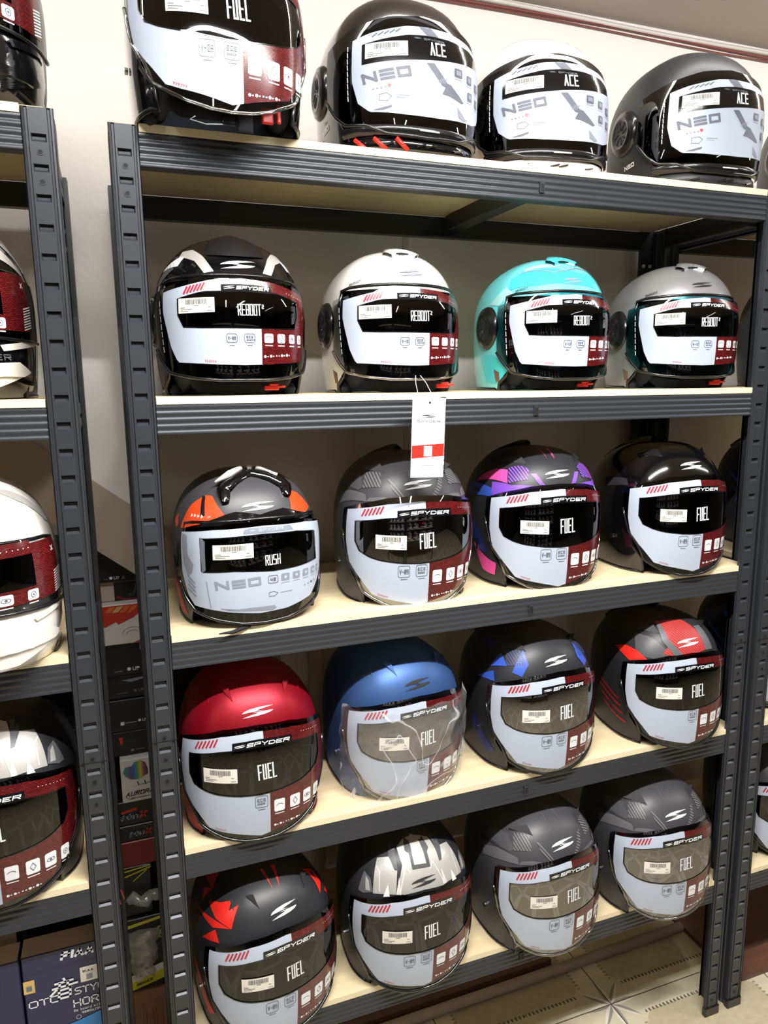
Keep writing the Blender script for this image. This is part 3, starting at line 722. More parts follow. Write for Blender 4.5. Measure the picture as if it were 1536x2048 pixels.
def ridge_mesh(sh, path, wdt, h, key):
    # a raised strip laid along a path of (azimuth, elevation)
    mb = MB(); P = []
    for (a0, e0), (a1, e1) in zip(path, path[1:]):
        for i in range(6): t = i / 6.0; P.append((dvec(a0, e0) * (1 - t) + dvec(a1, e1) * t).normalized())
    P.append(dvec(*path[-1])); rows = []
    for i, d in enumerate(P):
        t = (P[min(i + 1, len(P) - 1)] - P[max(i - 1, 0)]).normalized(); s_ = t.cross(d).normalized(); k = wdt(i / (len(P) - 1.0)) if callable(wdt) else wdt
        R = .13
        rows.append([sdir(sh, (d + s_ * (q * k / R)).normalized(), hh) for q, hh in ((-1, -.002), (-.8, h * .85), (0, h), (.8, h * .85), (1, -.002))])
    mb.grid(rows, key); return mb.mesh('top_vent', True)
def spoiler_mesh(sh, key):
    mb = MB(); rows = []
    for i in range(9):
        t = i / 8.0; e = 78 - 42 * t; wd = 12 + 16 * t
        rows.append([sdir(sh, dvec(180 + q * wd, e), h) for q, h in ((-1, -.002), (-.85, .006), (0, .010 + .006 * t), (.85, .006), (1, -.002))])
    mb.grid(rows, key); return mb.mesh('rear_spoiler', True)
def strap_parts(root, sh, x=.03, big=False):
    mb = MB(); z = .012 if not big else .01; y = -SHP[sh][1] * .62
    pts = [saz(sh, rad(-60), .03, -.02), Vector((-.06, y * .8, z)), Vector((-.02, y, z * .6)), Vector((x, y, z * .8)), Vector((.07, y * .8, z + .006)), saz(sh, rad(62), .04, -.02)]
    sm = []
    for i in range(len(pts) - 1):
        for k in range(5): sm.append(pts[i].lerp(pts[i + 1], k / 5.0))
    sm.append(pts[-1])
    rows = [[p + Vector((0, 0, -.009)), p + Vector((0, -.002, 0)), p + Vector((0, 0, .009))] for p in sm]; mb.grid(rows, 'strap_fabric')
    st = mb.build('chin_strap', root, True)
    b = MB(); k = 1.5 if big else 1.0; yy = y - .006
    b.box(x, x + (.016 if big else .024), yy - .006, yy, z * .8 - (.011 if big else .004), z * .8 + (.010 if big else .004), 'buckle_red'); b.box(x + .02, x + .026 if big else x + .034, yy - .008, yy - .003, z * .8 - (.010 if big else .0), z * .8 + (.014 if big else .004), 'buckle_red')
    b.box(x + .008, x + .024, yy - .007, yy - .002, z * .8 + .003, z * .8 + .007, 'buckle_red')
    bo = bevel(b.build('buckle', st), .002, 2); bo['label'] = 'red quick release buckle'
    if big:
        c = MB(); c.box(x - .055, x - .035, yy - .008, yy, -.012, .016, 'black_trim'); c.box(x - .033, x - .012, yy - .006, yy, -.018, .014, 'strap_fabric'); bevel(c.build('buckle_housing', st), .003, 2)
        t = MB(); t.tube([Vector((x - .088, yy - .004, -.004)), Vector((x - .095, yy - .005, -.009)), Vector((x - .075, yy - .006, -.013)), Vector((x - .045, yy - .006, -.010))], .0007, 'print_white', 5); t.build('tag_string', st)
POSE = {'A': (.108, .023, .038, .042, .991), 'J': (.415, .114, -.077, -.046, .989), 'K': (.685, .107, -.07, -.003, .985), 'L': (.977, .093, -.046, .017, .983),
 'M': (.124, .095, -.034, -.01, .998), 'N': (.396, .116, .093, -.061, 1.011), 'O': (.679, .095, .021, .002, 1.004), 'P': (.985, .078, -.088, .016, .986),
 'Q': (.130, .071, .176, -.018, 1.007), 'R': (.401, .079, -.022, -.035, 1.021), 'S': (.678, .056, .053, .005, 1.012), 'T': (.954, .049, -.081, .02, 1.007),
 'E': (.127, .126, .042, .014, 1), 'F': (.407, .139, .032, .01, .99), 'G': (.706, .123, .008, -.012, .983), 'H': (.996, .111, -.16, .001, .984),
 'B': (.414, .121, .044, -.011, 1), 'C': (.697, .156, -.143, .028, .993), 'D': (1.011, .122, -.037, -.033, 1.006), 'I': (.133, .097, .096, -.017, .977)}
DZ = [1.7597, 1.4017, 1.0488, 0.6967, 0.3430]
def pose(o, q, z):
    x, y, yw, tilt, sc = q
    o.location = (x, y, z); o.rotation_mode = 'XYZ'; o.rotation_euler = (-tilt, 0, yw); o.scale = (sc, sc, sc)
CACHE = {}
def cached(key, fn):
    if key not in CACHE: CACHE[key] = fn()
    return CACHE[key]
def helmet(name, sh, q, z, shell_key, label, group, gfx=None, visor='visor_smoke', card=None, code='V-09', lab=None, fins=None, fin_key=None, rim='black_trim',
           low=None, discs=None, strap=None, word='FUEL', trim='black_trim', extra=None):
    root = empty(name); pose(root, q, z); tag(root, label, 'helmet', group)
    link(shell_mesh(sh, shell_key, gfx, low), 'shell', root)
    link(cached(('trim', sh), lambda: edge_trim_mesh(sh)), 'edge_trim', root)
    link(cached(('liner', sh), lambda: liner_mesh(sh)), 'liner', root)
    vo = link(cached(('visor', sh, visor), lambda: visor_mesh(sh, visor)), 'visor', root)
    link(cached(('rim', sh, rim), lambda: visor_rim_mesh(sh, rim)), 'visor_rim', vo)
    if card != 'none':
        if sh in CARDS: me = cached(('card', sh, word, code), lambda: card_mesh(sh, word, code))
        elif sh == 'NEO': me = cached(('card', sh), neo_card_mesh)
        elif sh == 'RUSH': me = cached(('card', sh), rush_card_mesh)
        else: me = None
        if me: link(me, 'visor_card', root)
        if lab is None: lab = {'FUEL': (-38, -13, .106, .130, -.05), 'REBOOT': (-47, -21, .117, .138, .03), 'NEO': (-44.5, -15.5, .1285, .149, .10), 'RUSH': (-40, -9, .115, .138, .02)}[sh]
        link(cached(('lab', sh, lab), lambda: label_mesh(sh, *lab)), 'barcode_label', root)['label'] = 'white barcode sticker'
    for fn in (fins or ()): link(fin_mesh(sh, [fn], fin_key or shell_key), 'vent_fin', root)
    if discs:
        for sd in (-1, 1): link(cached(('disc', sh, sd), lambda sd=sd: disc_part(sh, sd, .1135 if sh == 'REBOOT' else .116, .039 if sh == 'REBOOT' else .040, 97 if sh == 'REBOOT' else 103)), 'pivot_disc', root)
    if strap: strap_parts(root, sh, **strap)
    if sh == 'FUEL':
        link(cached('spoil' + shell_key, lambda: spoiler_mesh(sh, shell_key)), 'rear_spoiler', root)
        for sd in (-1, 1):
            b = MB(); c = saz(sh, rad(86 * sd), .066, .001); n = Vector((c.x, c.y, 0)).normalized(); b.tube([c, c + n * .004], .0045, 'screw_metal', 10); b.build('screw', root)
    if extra: extra(root)
    return root
def logo_on(mb, sh, a=1, e=47.5, hw=.026, hh=.014, key='logo_white', off=.001):
    P = Plane(sh, a, e, off); s_logo(mb, 0, 0, hw, hh, P, key)

# ================================================================== THE SETTING
f_ = MB(); f_.quadp([(-3, -4.2, 0), (4.5, -4.2, 0), (4.5, .9, 0), (-3, .9, 0)], 'floor_tiles'); structure(f_.build('floor'))
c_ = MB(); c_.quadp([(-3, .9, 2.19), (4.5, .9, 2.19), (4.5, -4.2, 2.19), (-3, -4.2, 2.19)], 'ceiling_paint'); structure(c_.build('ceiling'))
YW = .38
def diag(x): return 1.056 - .81 * (x + .036)
wb_ = MB()
def wallpoly(pts):
    wb_.quadp([(x, YW, z) for x, z in pts], 'wall_paint'); wb_.quadp([(x, YW + .03, z) for x, z in reversed(pts)], 'wall_paint')
wallpoly([(.24, 0), (4.5, 0), (4.5, 2.19), (.24, 2.19)])
wallpoly([(.24, diag(.24)), (.24, 2.19), (-1.44, 2.19)])
wb_.quadp([(.24, YW, 0), (.24, YW, diag(.24)), (.24, YW + .03, diag(.24)), (.24, YW + .03, 0)], 'wall_paint')
wb_.quadp([(-3, YW + .45, 0), (.5, YW + .45, 0), (.5, YW + .45, 2.19), (-3, YW + .45, 2.19)], 'wall_paint')
structure(wb_.build('wall_back'))
wl = MB(); wl.quadp([(-3, -4.2, 0), (-3, .9, 0), (-3, .9, 2.19), (-3, -4.2, 2.19)], 'shop_dark'); structure(wl.build('wall_left'))
wr = MB(); wr.quadp([(4.5, -4.2, 0), (4.5, .9, 0), (4.5, .9, 2.19), (4.5, -4.2, 2.19)], 'shop_dark'); structure(wr.build('wall_right'))
wf = MB(); wf.quadp([(-3, -4.2, 0), (4.5, -4.2, 0), (4.5, -4.2, 2.19), (-3, -4.2, 2.19)], 'shop_dark'); structure(wf.build('wall_front'))
t1 = MB()  # brown band standing slightly proud along the wall's diagonal edge
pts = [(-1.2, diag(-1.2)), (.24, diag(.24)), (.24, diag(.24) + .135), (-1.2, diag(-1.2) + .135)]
t1.quadp([(x, YW - .012, z) for x, z in pts], 'diag_band_brown'); 
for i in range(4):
    a, b = pts[i], pts[(i + 1) % 4]; t1.quadp([(a[0], YW - .012, a[1]), (a[0], YW, a[1]), (b[0], YW, b[1]), (b[0], YW - .012, b[1])], 'diag_band_brown')
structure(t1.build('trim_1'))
paint('pipe_white', srgb(206, 200, 192), 0.4); paint('cable_brown', srgb(120, 60, 52), 0.5); paint('bumper_strip', srgb(168, 152, 138), 0.5)
for nm, x, z0, z1, r in (('trim_2', .318, 0, .86, .016), ('trim_3', 1.135, 1.0, 1.345, .013)):
    t = MB(); t.tube([(x, YW - r * .6, z0), (x, YW - r * .6, z1)], r, 'pipe_white', 12); structure(t.build(nm, None, True))
t = MB(); t.box(.528, .540, YW - .004, YW, 1.0, 2.1, 'pipe_white'); structure(t.build('trim_4'))
for i, (z, r, k, dx) in enumerate(((2.171, .0028, 'cable_brown', 0), (2.163, .0016, 'cable_brown', 0), (2.178, .005, 'pipe_white', 0))):
    t = MB(); P = [(-1.2 + 5.6 * j / 40, YW - .006, z + .0025 * math.sin(j * .9 + i)) for j in range(41)]; t.tube(P, r, k, 6)
    o = t.build('wall_cable', None, True); tag(o, ['brown cable run along the top of the wall', 'thinnest brown cable just under the thicker brown one at the wall top', 'white cable conduit in the corner between wall and ceiling'][i], 'cable')

# ------------------------------------------------------------------ racks
BT, BH = .0105, .0425
def post_mesh(flip, H=1.757, ext=0):
    # angle post: front flange x 0..w with punched slots, side flange going back at x=0 (flip: at x=w)
    mb = MB(); w_ = .038; pitch = .0355; k = 'rack_steel'
    prof = [(0, .004), (.0012, .0005), (.0036, 0), (.0046, .0022), (.0070, .0022), (.0080, 0)]
    prof2 = [(w_ - a, b) for a, b in reversed(prof)]
    fx = (lambda x: w_ - x) if flip else (lambda x: x)
    mb.grid([[(x, y, z) for x, y in prof] for z in (0, H)], k, flip=False); mb.grid([[(x, y, z) for x, y in prof2] for z in (0, H)], k)
    x0, x1 = .0080, w_ - .0080; s0, s1 = .0102, w_ - .0102
    n = int(H / pitch); z = 0
    for i in range(n):
        za = i * pitch; zb_ = (i + 1) * pitch if i < n - 1 else H; zl, zh = za + .013, za + .0225
        for (a, b, c, d) in ((x0, x1, za, zl), (x0, x1, zh, zb_), (x0, s0, zl, zh), (s1, x1, zl, zh)): mb.quadp([(a, 0, c), (b, 0, c), (b, 0, d), (a, 0, d)], k)
        D_ = .0045; i0, i1, il, ih = s0 + .0012, s1 - .0012, zl + .0034, zh - .0006
        for q in (((s0, zl), (s1, zl), (i1, il), (i0, il)), ((s1, zl), (s1, zh), (i1, ih), (i1, il)), ((s1, zh), (s0, zh), (i0, ih), (i1, ih)), ((s0, zh), (s0, zl), (i0, il), (i0, ih))):
            mb.quadp([(q[0][0], 0, q[0][1]), (q[1][0], 0, q[1][1]), (q[2][0], D_, q[2][1]), (q[3][0], D_, q[3][1])], k)
        mb.quadp([(i0, D_, il), (i1, D_, il), (i1, D_, ih), (i0, D_, ih)], k)
        mb.quadp([(i0, D_ - .0004, ih - .0022), (i1, D_ - .0004, ih - .0022), (i1, D_ - .0004, ih), (i0, D_ - .0004, ih)], 'slot_dark')
        if i in (n - 1, n - 2, n // 2, n // 2 - 1, n // 2 + 1, 1):
            cz = za + .0015 if i != n - 1 else za + .001; cx = w_ / 2
            b = len(mb.v); mb.vert((cx, -.0004, cz))
            for q in range(12): mb.vert((cx + .0028 * math.cos(q * math.pi / 6), -.0004, cz + .0028 * math.sin(q * math.pi / 6)))
            for q in range(12): mb.face((b, b + 1 + q, b + 1 + (q + 1) % 12), 'slot_dark')
            b = len(mb.v)
            for rr in (.0030, .0042):
                for q in range(12): mb.vert((cx + rr * math.cos(q * math.pi / 6), -.0007, cz + rr * math.sin(q * math.pi / 6)))
            for q in range(12): mb.face((b + q, b + (q + 1) % 12, b + 12 + (q + 1) % 12, b + 12 + q), 'rack_steel')
    zj = H * .503
    mb.box(0, w_, -.0006, .002, zj, zj + .0008, 'slot_dark')
    xs = fx(0); sg = 1 if not flip else -1
    pr = [(0, .004), (0, .010), (sg * .002, .012), (sg * .002, .018), (0, .020), (0, .030), (sg * .002, .033), (sg * .002, .038), (0, .040), (0, .050), (sg * .006, .050)]
    H2 = H - .006
    mb.grid([[(xs + a, b, z) for a, b in pr] for z in (0, H2)], k, flip=True)
    mb.grid([[(xs + a + sg * .0012, b, z) for a, b in pr] for z in (0, H2)], k)
    mb.grid([[(0, .006, z), (w_, .006, z)] for z in (0, H)], k, flip=True)
    mb.grid([[(x, 0.0, z), (x, .006, z)] for z, x in ((0, fx(w_)), (H, fx(w_)))], k)
    mb.quadp([(0, 0, H), (w_, 0, H), (w_, .006, H), (0, .006, H)], k)
    return mb.mesh('post', False)
def beam_mesh(L_, z, front=True):
    mb = MB(); zt = z - BT - .0005; zb_ = zt - BH; rows = []
    N_ = 40; prof = [(0.006, zt), (.0012, zt - .0006)]
    for i in range(N_ + 1):
        t = i / N_; u = t * 4; prof.append((.0008 + .0011 * (0.5 - .5 * math.cos(u * 2 * math.pi)) ** 1.2, zt - .003 - (BH - .005) * t))
    prof += [(.001, zb_ + .0006), (.004, zb_), (.022, zb_), (.022, zb_ + .003), (.006, zb_ + .003), (.006, zt)]
    sg = 1 if front else -1
    for x in (0, L_): rows.append([(x, sg * y, zz) for y, zz in prof])
    mb.grid(rows, 'rack_steel', flip=front)
    if front:
        c = L_ * .563
        mb.box(c - .0045, c + .0045, -.0016, .001, zt - .030, zt - .014, 'rack_steel'); mb.box(c - .0028, c + .0032, -.0019, .001, zt - .028, zt - .0165, 'slot_dark')
    return mb.mesh('beam', False)
def rack(x, y, L_, label, decks, D_=.30, skip_left=False, vis_left=True):
    r = empty('storage_rack', (x, y, 0)); tag(r, label, 'shelving rack', 'black slotted steel racks')
    pl = cached('postL', lambda: post_mesh(False)); pr = cached('postR', lambda: post_mesh(True))
    o = link(pl, 'post', r, (-.038, 0, 0)); o = link(pr, 'post', r, (L_, 0, 0))
    for sx, me in ((-.038, pr), (L_, pl)):
        o = link(me, 'post', r, (sx + .038, D_ + .052, 0)); o.rotation_euler = (0, 0, math.pi)
    for z in decks:
        link(cached(('beam', L_, z), lambda: beam_mesh(L_, z)), 'beam', r)
        b = link(cached(('beamb', L_, z), lambda: beam_mesh(L_, z, False)), 'beam', r, (0, D_ + .05, 0))
        for sx, sg in ((-.032, 1), (L_ + .032, -1)):
            s_ = MB(); zt = z - BT - .0005; s_.box(min(sx, sx + sg * .004), max(sx, sx + sg * .004), .05, D_, zt - BH, zt, 'rack_steel'); s_.box(min(sx, sx + sg * .02), max(sx, sx + sg * .02), .05, D_, zt - BH, zt - BH + .003, 'rack_steel')
            s_.box(min(sx, sx + sg * .0055), max(sx, sx + sg * .0055), .05, D_, zt - BH * .55, zt - BH * .42, 'rack_steel')
            s_.build('side_beam', r)
        c = MB(); cx = L_ * .563; c.box(cx - .016, cx + .016, .008, D_ + .04, z - BT - .030, z - BT - .001, 'rack_steel'); bevel(c.build('cross_brace', r), .002, 1)
        d = MB(); d.box(-.026, L_ + .026, .0065, D_ + .044, z - BT, z, 'board_wood'); d.box(0.001, L_ - .001, .0006, .0065, z - BT, z, 'board_edge', top='board_wood')
        d.build('shelf_board', r)
    for sx in (-.038, L_):
        for yy in (0, D_ + .046):
            ft = MB(); ft.box(sx - .001, sx + .039, yy - .003, yy + .008, 0, .022, 'black_trim'); bevel(ft.build('foot_cap', r), .0015, 1)
    for i in range(2):
        for k in range(2):
            rv = MB(); c = Vector((L_ + .009 + i * .018, D_ + .045, DZ[0] - .085 - k * .028)); rv.tube([c, c + Vector((0, -.003, 0))], .004, 'print_white', 10); rv.build('rivet', r)
    return r
rack(0, 0, 1.10, 'black steel rack in the middle holding four helmets on each wooden shelf', DZ)
rack(-.139 - 1.10, -.028, 1.10, 'black steel rack at the left edge, only its right post in view', DZ)
rack(1.203, 0, 1.10, 'black steel rack at the right edge behind the middle rack’s post', DZ)

# ================================================================== HELMETS
FINS_M = [((-43, 61), (-33, 62), (-24, 54), .006), ((48, 61), (57, 58), (38, 53), .006), ((-62, 56), (-58, 57), (-52, 50), .003), ((64, 54), (67, 52), (60, 47), .003)]
FINS_G = [((-71, 53), (-48, 60), (-38, 54), .007), ((71, 53), (48, 60), (38, 54), .007)]
def g_matte(mb, logo='logo_white'):
    sh = 'FUEL'
    for s in (1, -1):
        f = lambda L: [(a * s, e) for a, e in L]
        decal(mb, sh, f([(-100, 46), (-70, 50), (-57, 41), (-62, 38), (-96, 38)]), 'gfx_midgrey')
        decal(mb, sh, f([(-64, 52), (-44, 54), (-38, 43), (-57, 40)]), 'hatch_grey')
        decal(mb, sh, f([(-97, 30), (-75, 37), (-52, 36), (-50, 31), (-94, 23)]), 'gfx_grey')
        decal(mb, sh, f([(-105, 36), (-80, 38), (-60, 37), (-104, 33)]), 'gfx_darkgrey')
        decal(mb, sh, f([(-34, 50), (-28, 50), (-22, 44), (-12, 36), (-18, 36), (-27, 42)]), 'hatch_grey')
        decal(mb, sh, f([(-36, 36), (-20, 35), (-10, 32), (-50, 31), (-48, 34)]), 'gfx_grey')
        decal(mb, sh, f([(-20, 74), (-18, 74), (-12, 58)]), 'gfx_grey')
    logo_on(mb, sh, key=logo)
def g_purple(mb):
    sh = 'FUEL'
    for s in (1, -1):
        f = lambda L: [(a * s, e) for a, e in L]
        decal(mb, sh, f([(-96, 41), (-75, 47), (-58, 47), (-54, 36), (-75, 38), (-105, 33)]), 'gfx_pink')
        decal(mb, sh, f([(-58, 49), (-46, 52), (-34, 50), (-34, 41), (-53, 36)]), 'hatch_purple')
        decal(mb, sh, f([(-73, 36), (-49, 35), (-20, 36), (-14, 32), (-32, 27), (-68, 23)]), 'gfx_purple')
        decal(mb, sh, f([(-32, 46), (-26, 47), (-16, 38), (-22, 38)]), 'gfx_purple')
        decal(mb, sh, f([(-120, 30), (-92, 33), (-71, 31), (-68, 24), (-118, 18)]), 'gfx_blue')
        decal(mb, sh, f([(-112, 27), (-88, 28), (-90, 26), (-112, 24)]), 'gfx_black')
        decal(mb, sh, f([(-21, 78), (-14, 76), (-7, 61)]), 'gfx_pink'); decal(mb, sh, f([(8, 78), (14, 75), (5, 61)]), 'gfx_pink') if s == 1 else None
        decal(mb, sh, f([(-98, -20), (-75, -28), (-61, -31), (-63, -39), (-80, -38)]), 'gfx_pink')
        decal(mb, sh, f([(-105, 2), (-84, -8), (-72, -24), (-80, -26), (-104, -10)]), 'gfx_navy')
    logo_on(mb, sh)
def g_gloss(mb):
    sh = 'FUEL'; logo_on(mb, sh, 0, 48)
    for s in (1, -1): decal(mb, sh, [(a * s, e) for a, e in [(-108, 30), (-74, 32), (-70, 26), (-106, 22)]], 'gfx_darkgrey')
def g_red(mb): logo_on(mb, 'FUEL', 3, 47.5, .026, .0125)
def g_blue(mb): logo_on(mb, 'FUEL', 1, 47.5, key='logo_dark')
def g_blueblack(mb):
    sh = 'FUEL'
    for s in (1, -1):
        f = lambda L: [(a * s, e) for a, e in L]
        decal(mb, sh, f([(-68, 49), (-56, 40), (-77, 36)]), 'gfx_blue'); decal(mb, sh, f([(-92, 24), (-70, 34), (-66, 26)]), 'gfx_blue')
        decal(mb, sh, f([(-64, 52), (-44, 54), (-38, 43), (-57, 40)]), 'hatch_blue')
        decal(mb, sh, f([(42, 55), (50, 36), (40, 34), (34, 44)]), 'gfx_blue'); decal(mb, sh, f([(-112, 50), (-90, 58), (-84, 48)]), 'gfx_navy')
        decal(mb, sh, f([(-96, -12), (-76, -26), (-64, -34), (-72, -38), (-96, -26)]), 'gfx_navy')
    logo_on(mb, sh)
def g_redgrey(mb):
    sh = 'FUEL'
    decal(mb, sh, [(-50, 66), (-20, 71), (14, 70), (26, 55), (30, 38), (-9, 34), (-33, 37), (-24, 48)], 'hatch_red')
    decal(mb, sh, [(-40, 57), (-14, 62), (-8, 50), (-25, 50)], 'gfx_redmatte')
    decal(mb, sh, [(-70, 50), (-50, 50), (-24, 38), (-36, 31), (-60, 32)], 'gfx_midgrey', .0004)
    decal(mb, sh, [(-91, 34), (-75, 38), (-60, 36), (-48, 30), (-66, 26)], 'gfx_red', .0009)
    decal(mb, sh, [(-46, 64), (-38, 64), (-26, 50), (-8, 36), (-20, 36), (-34, 48)], 'gfx_grey', .0010)
    decal(mb, sh, [(26, 60), (40, 58), (36, 36), (24, 38)], 'gfx_grey', .0010)
    for i in range(4): decal(mb, sh, [(-112 + i * 3, -2 - i * 7), (-76 + i * 3, -14 - i * 6), (-76 + i * 3, -16 - i * 6), (-112 + i * 3, -4 - i * 7)], 'gfx_redline')
    logo_on(mb, sh, 1, 48, off=.0016)
def g_redblack(mb):
    sh = 'FUEL'
    decal(mb, sh, [(-92, 46), (-72, 52), (-60, 56), (-58, 50), (-49, 55), (-50, 40), (-70, 42)], 'gfx_red')
    decal(mb, sh, [(-118, 30), (-95, 37), (-62, 41), (-51, 40), (-70, 36)], 'gfx_red')
    decal(mb, sh, [(-82, 24), (-66, 36), (-59, 29)], 'gfx_red'); decal(mb, sh, [(-129, 45), (-116, 60), (-98, 52)], 'gfx_redmatte')
    decal(mb, sh, [(-112, 45), (-100, 52), (-102, 40)], 'gfx_red')
    decal(mb, sh, [(-30, 82), (-14, 82), (-3, 65)], 'gfx_red'); decal(mb, sh, [(30, 82), (46, 80), (9, 65)], 'gfx_red')
    decal(mb, sh, [(60, 60), (72, 52), (66, 42), (52, 40), (58, 50)], 'gfx_red'); decal(mb, sh, [(62, 36), (72, 34), (68, 28)], 'gfx_red')
    decal(mb, sh, [(-104, -4), (-82, -16), (-66, -32), (-74, -36), (-100, -18)], 'gfx_red')
    P = Plane(sh, -96, 31, .001); text(mb, 'FUEL', -.006, -.002, .0028, .006, .0006, .0007, P, 'gfx_red')
    logo_on(mb, sh, 4, 50, .024, .015)
def g_mech(mb):
    sh = 'FUEL'; f1 = lambda s, L: [(a * s, e) for a, e in L]
    decal(mb, sh, [(-27, 37), (-23, 56), (-36, 68), (-24, 76), (0, 78), (24, 76), (40, 70), (30, 52), (33, 55), (29, 36), (0, 31)], 'gfx_silver', .0005)
    for s in (1, -1):
        decal(mb, sh, f1(s, [(-58, 56), (-42, 60), (-29, 54), (-28, 36), (-50, 33)]), 'gfx_silver', .0005)
        decal(mb, sh, f1(s, [(-66, 44), (-56, 42), (-50, 34), (-60, 30), (-66, 30)]), 'gfx_grey', .0008)
        decal(mb, sh, f1(s, [(-62, 42), (-57, 40), (-53, 34), (-58, 33)]), 'gfx_silver', .0010)
        decal(mb, sh, f1(s, [(-53, 68), (-44, 70), (-28, 52), (-32, 52), (-44, 60)]), 'gfx_midgrey', .0012)
        decal(mb, sh, f1(s, [(-28, 36), (-26, 48), (-23, 36)]), 'gfx_silverlight', .0012)
        decal(mb, sh, f1(s, [(-40, 33), (-37, 42), (-34, 34)]), 'gfx_white', .0012)
        P = Plane(sh, -38 * s, 45, .0013)
        outline(mb, [P.inv(a * s, e) for a, e in ((-54, 51), (-48, 48), (-44, 36))], .0013, P, 'gfx_white', False)
        P2 = Plane(sh, -12 * s, 46, .0013); outline(mb, [P2.inv(a * s, e) for a, e in ((-24, 37), (-19, 55), (-13, 51))], .0011, P2, 'gfx_white', False)
    decal(mb, sh, [(-26, 78), (-20, 66), (-13, 64), (-10, 53), (14, 52), (18, 62), (24, 64), (30, 74), (20, 72), (-12, 74)], 'gfx_midgrey', .0012)
    decal(mb, sh, [(-12, 76), (-8, 70), (-7, 56), (10, 55), (14, 70), (16, 76), (4, 79)], 'gfx_silver', .0018)
    logo_on(mb, sh, 2, 44, .024, .012, 'logo_dark', .0016)
GF = 'helmets with blue-white and red visor cards on the lower shelves'
helmet('helmet', 'FUEL', POSE['A'], DZ[0], 'shell_gloss_black', 'gloss black helmet on the top shelf, red buckle hanging over the shelf edge', GF, gfx=g_gloss, visor='visor_clear', rim='clear_lip', strap=dict(x=.045, big=True))
helmet('helmet', 'FUEL', POSE['J'], DZ[2], 'shell_matte_grey', 'matte dark grey helmet right behind the hanging white and red tag', GF, gfx=g_matte, visor='visor_mirror', rim='clear_lip', fins=FINS_G)
helmet('helmet', 'FUEL', POSE['K'], DZ[2], 'shell_matte_black', 'black helmet with pink, purple and blue graphics', GF, gfx=g_purple, rim='clear_lip', fins=FINS_G)
helmet('helmet', 'FUEL', POSE['L'], DZ[2], 'shell_gloss_black', 'plain gloss black helmet at the right end of the middle shelf', GF, gfx=g_gloss, fins=FINS_G, fin_key='shell_gloss_black')
helmet('helmet', 'FUEL', POSE['M'], DZ[3], 'shell_red', 'satin red helmet with a white emblem, beside the left post', GF, gfx=g_red, fins=FINS_M, code=None, lab=(-43, -17.5, .107, .131, -.05))
def wrap(root):
    sh = 'FUEL'; mb = MB(); rows = []; r = random.Random(8)
    for j in range(31):
        z = .004 + .172 * j / 30
        rows.append([saz(sh, rad(-72 + 144 * i / 60.0), z + .002 * math.sin(i * .7), 0.0125 + .0022 * (math.sin(i * .55 + j * .45) * math.sin(j * .6 - i * .21) + math.sin(i * .3 - j * .8)) * .7) for i in range(61)])
    mb.grid(rows, 'clear_wrap'); o = mb.build('plastic_wrap', root, True); o['label'] = 'crinkled clear plastic wrap'
helmet('helmet', 'FUEL', POSE['N'], DZ[3], 'shell_blue', 'satin steel-blue helmet with crinkled clear plastic over its visor', GF, gfx=g_blue, fins=FINS_M, visor='visor_mirror', rim='clear_lip', code=None, extra=wrap)
helmet('helmet', 'FUEL', POSE['O'], DZ[3], 'shell_matte_black', 'black helmet with blue angular graphics, left of the red and grey one', GF, gfx=g_blueblack, fins=FINS_G, visor='visor_mirror')
helmet('helmet', 'FUEL', POSE['P'], DZ[3], 'shell_matte_black', 'matte black helmet with large red and grey patches on its dome', GF, gfx=g_redgrey, fins=FINS_G, code=None)
helmet('helmet', 'FUEL', POSE['Q'], DZ[4], 'shell_matte_black', 'matte black helmet with bright red slashes, lowest left on the bottom shelf', GF, gfx=g_redblack, fins=FINS_M, visor='visor_smoke')
helmet('helmet', 'FUEL', POSE['R'], DZ[4], 'shell_matte_black', 'black helmet with silver mechanical panels on the bottom shelf of the middle rack', GF, gfx=g_mech, fins=[((-52, 68), (-44, 70), (-29, 54), .005), ((60, 67), (50, 68), (30, 54), .005)])
helmet('helmet', 'FUEL', POSE['S'], DZ[4], 'shell_matte_grey', 'matte dark grey helmet on the bottom shelf, directly right of the silver panelled one', GF, gfx=g_matte, fins=FINS_G, visor='visor_mirror', rim='clear_lip')
helmet('helmet', 'FUEL', POSE['T'], DZ[4], 'shell_matte_grey', 'matte dark grey helmet at the right end of the bottom shelf', GF, gfx=g_matte, fins=FINS_G, visor='visor_mirror', rim='clear_lip')

# open face helmets with the round side covers
def jaw(mb, sh, key, key2):
    for s in (1, -1):
        f = lambda L: [(a * s, e) for a, e in L]
        decal(mb, sh, f([(-112, -22), (-84, -24), (-64, -33), (-78, -43), (-100, -42)]), key, .0008)
        decal(mb, sh, f([(-84, -34), (-76, -36), (-76, -42), (-82, -42)]), key2, .0012)
def g_rb_black(mb):
    sh = 'REBOOT'
    for s in (1, -1):
        f = lambda L: [(a * s, e) for a, e in L]
        decal(mb, sh, f([(-62, 50), (-48, 51), (-34, 45), (-22, 33), (-30, 31), (-40, 40), (-60, 44)]), 'gfx_silver')
        decal(mb, sh, f([(-80, 34), (-60, 44), (-52, 45), (-56, 36)]), 'gfx_white'); decal(mb, sh, f([(-88, 24), (-64, 40), (-60, 34), (-76, 24)]), 'gfx_midgrey')
        decal(mb, sh, f([(-98, -4), (-80, -14), (-70, -26), (-80, -30), (-100, -20)]), 'gfx_silver')
        decal(mb, sh, f([(-104, 30), (-90, 40), (-86, 34), (-98, 22)]), 'gfx_darkred')
    logo_on(mb, sh, 0, 40, .027, .013); jaw(mb, sh, 'gfx_black', 'gfx_darkred')
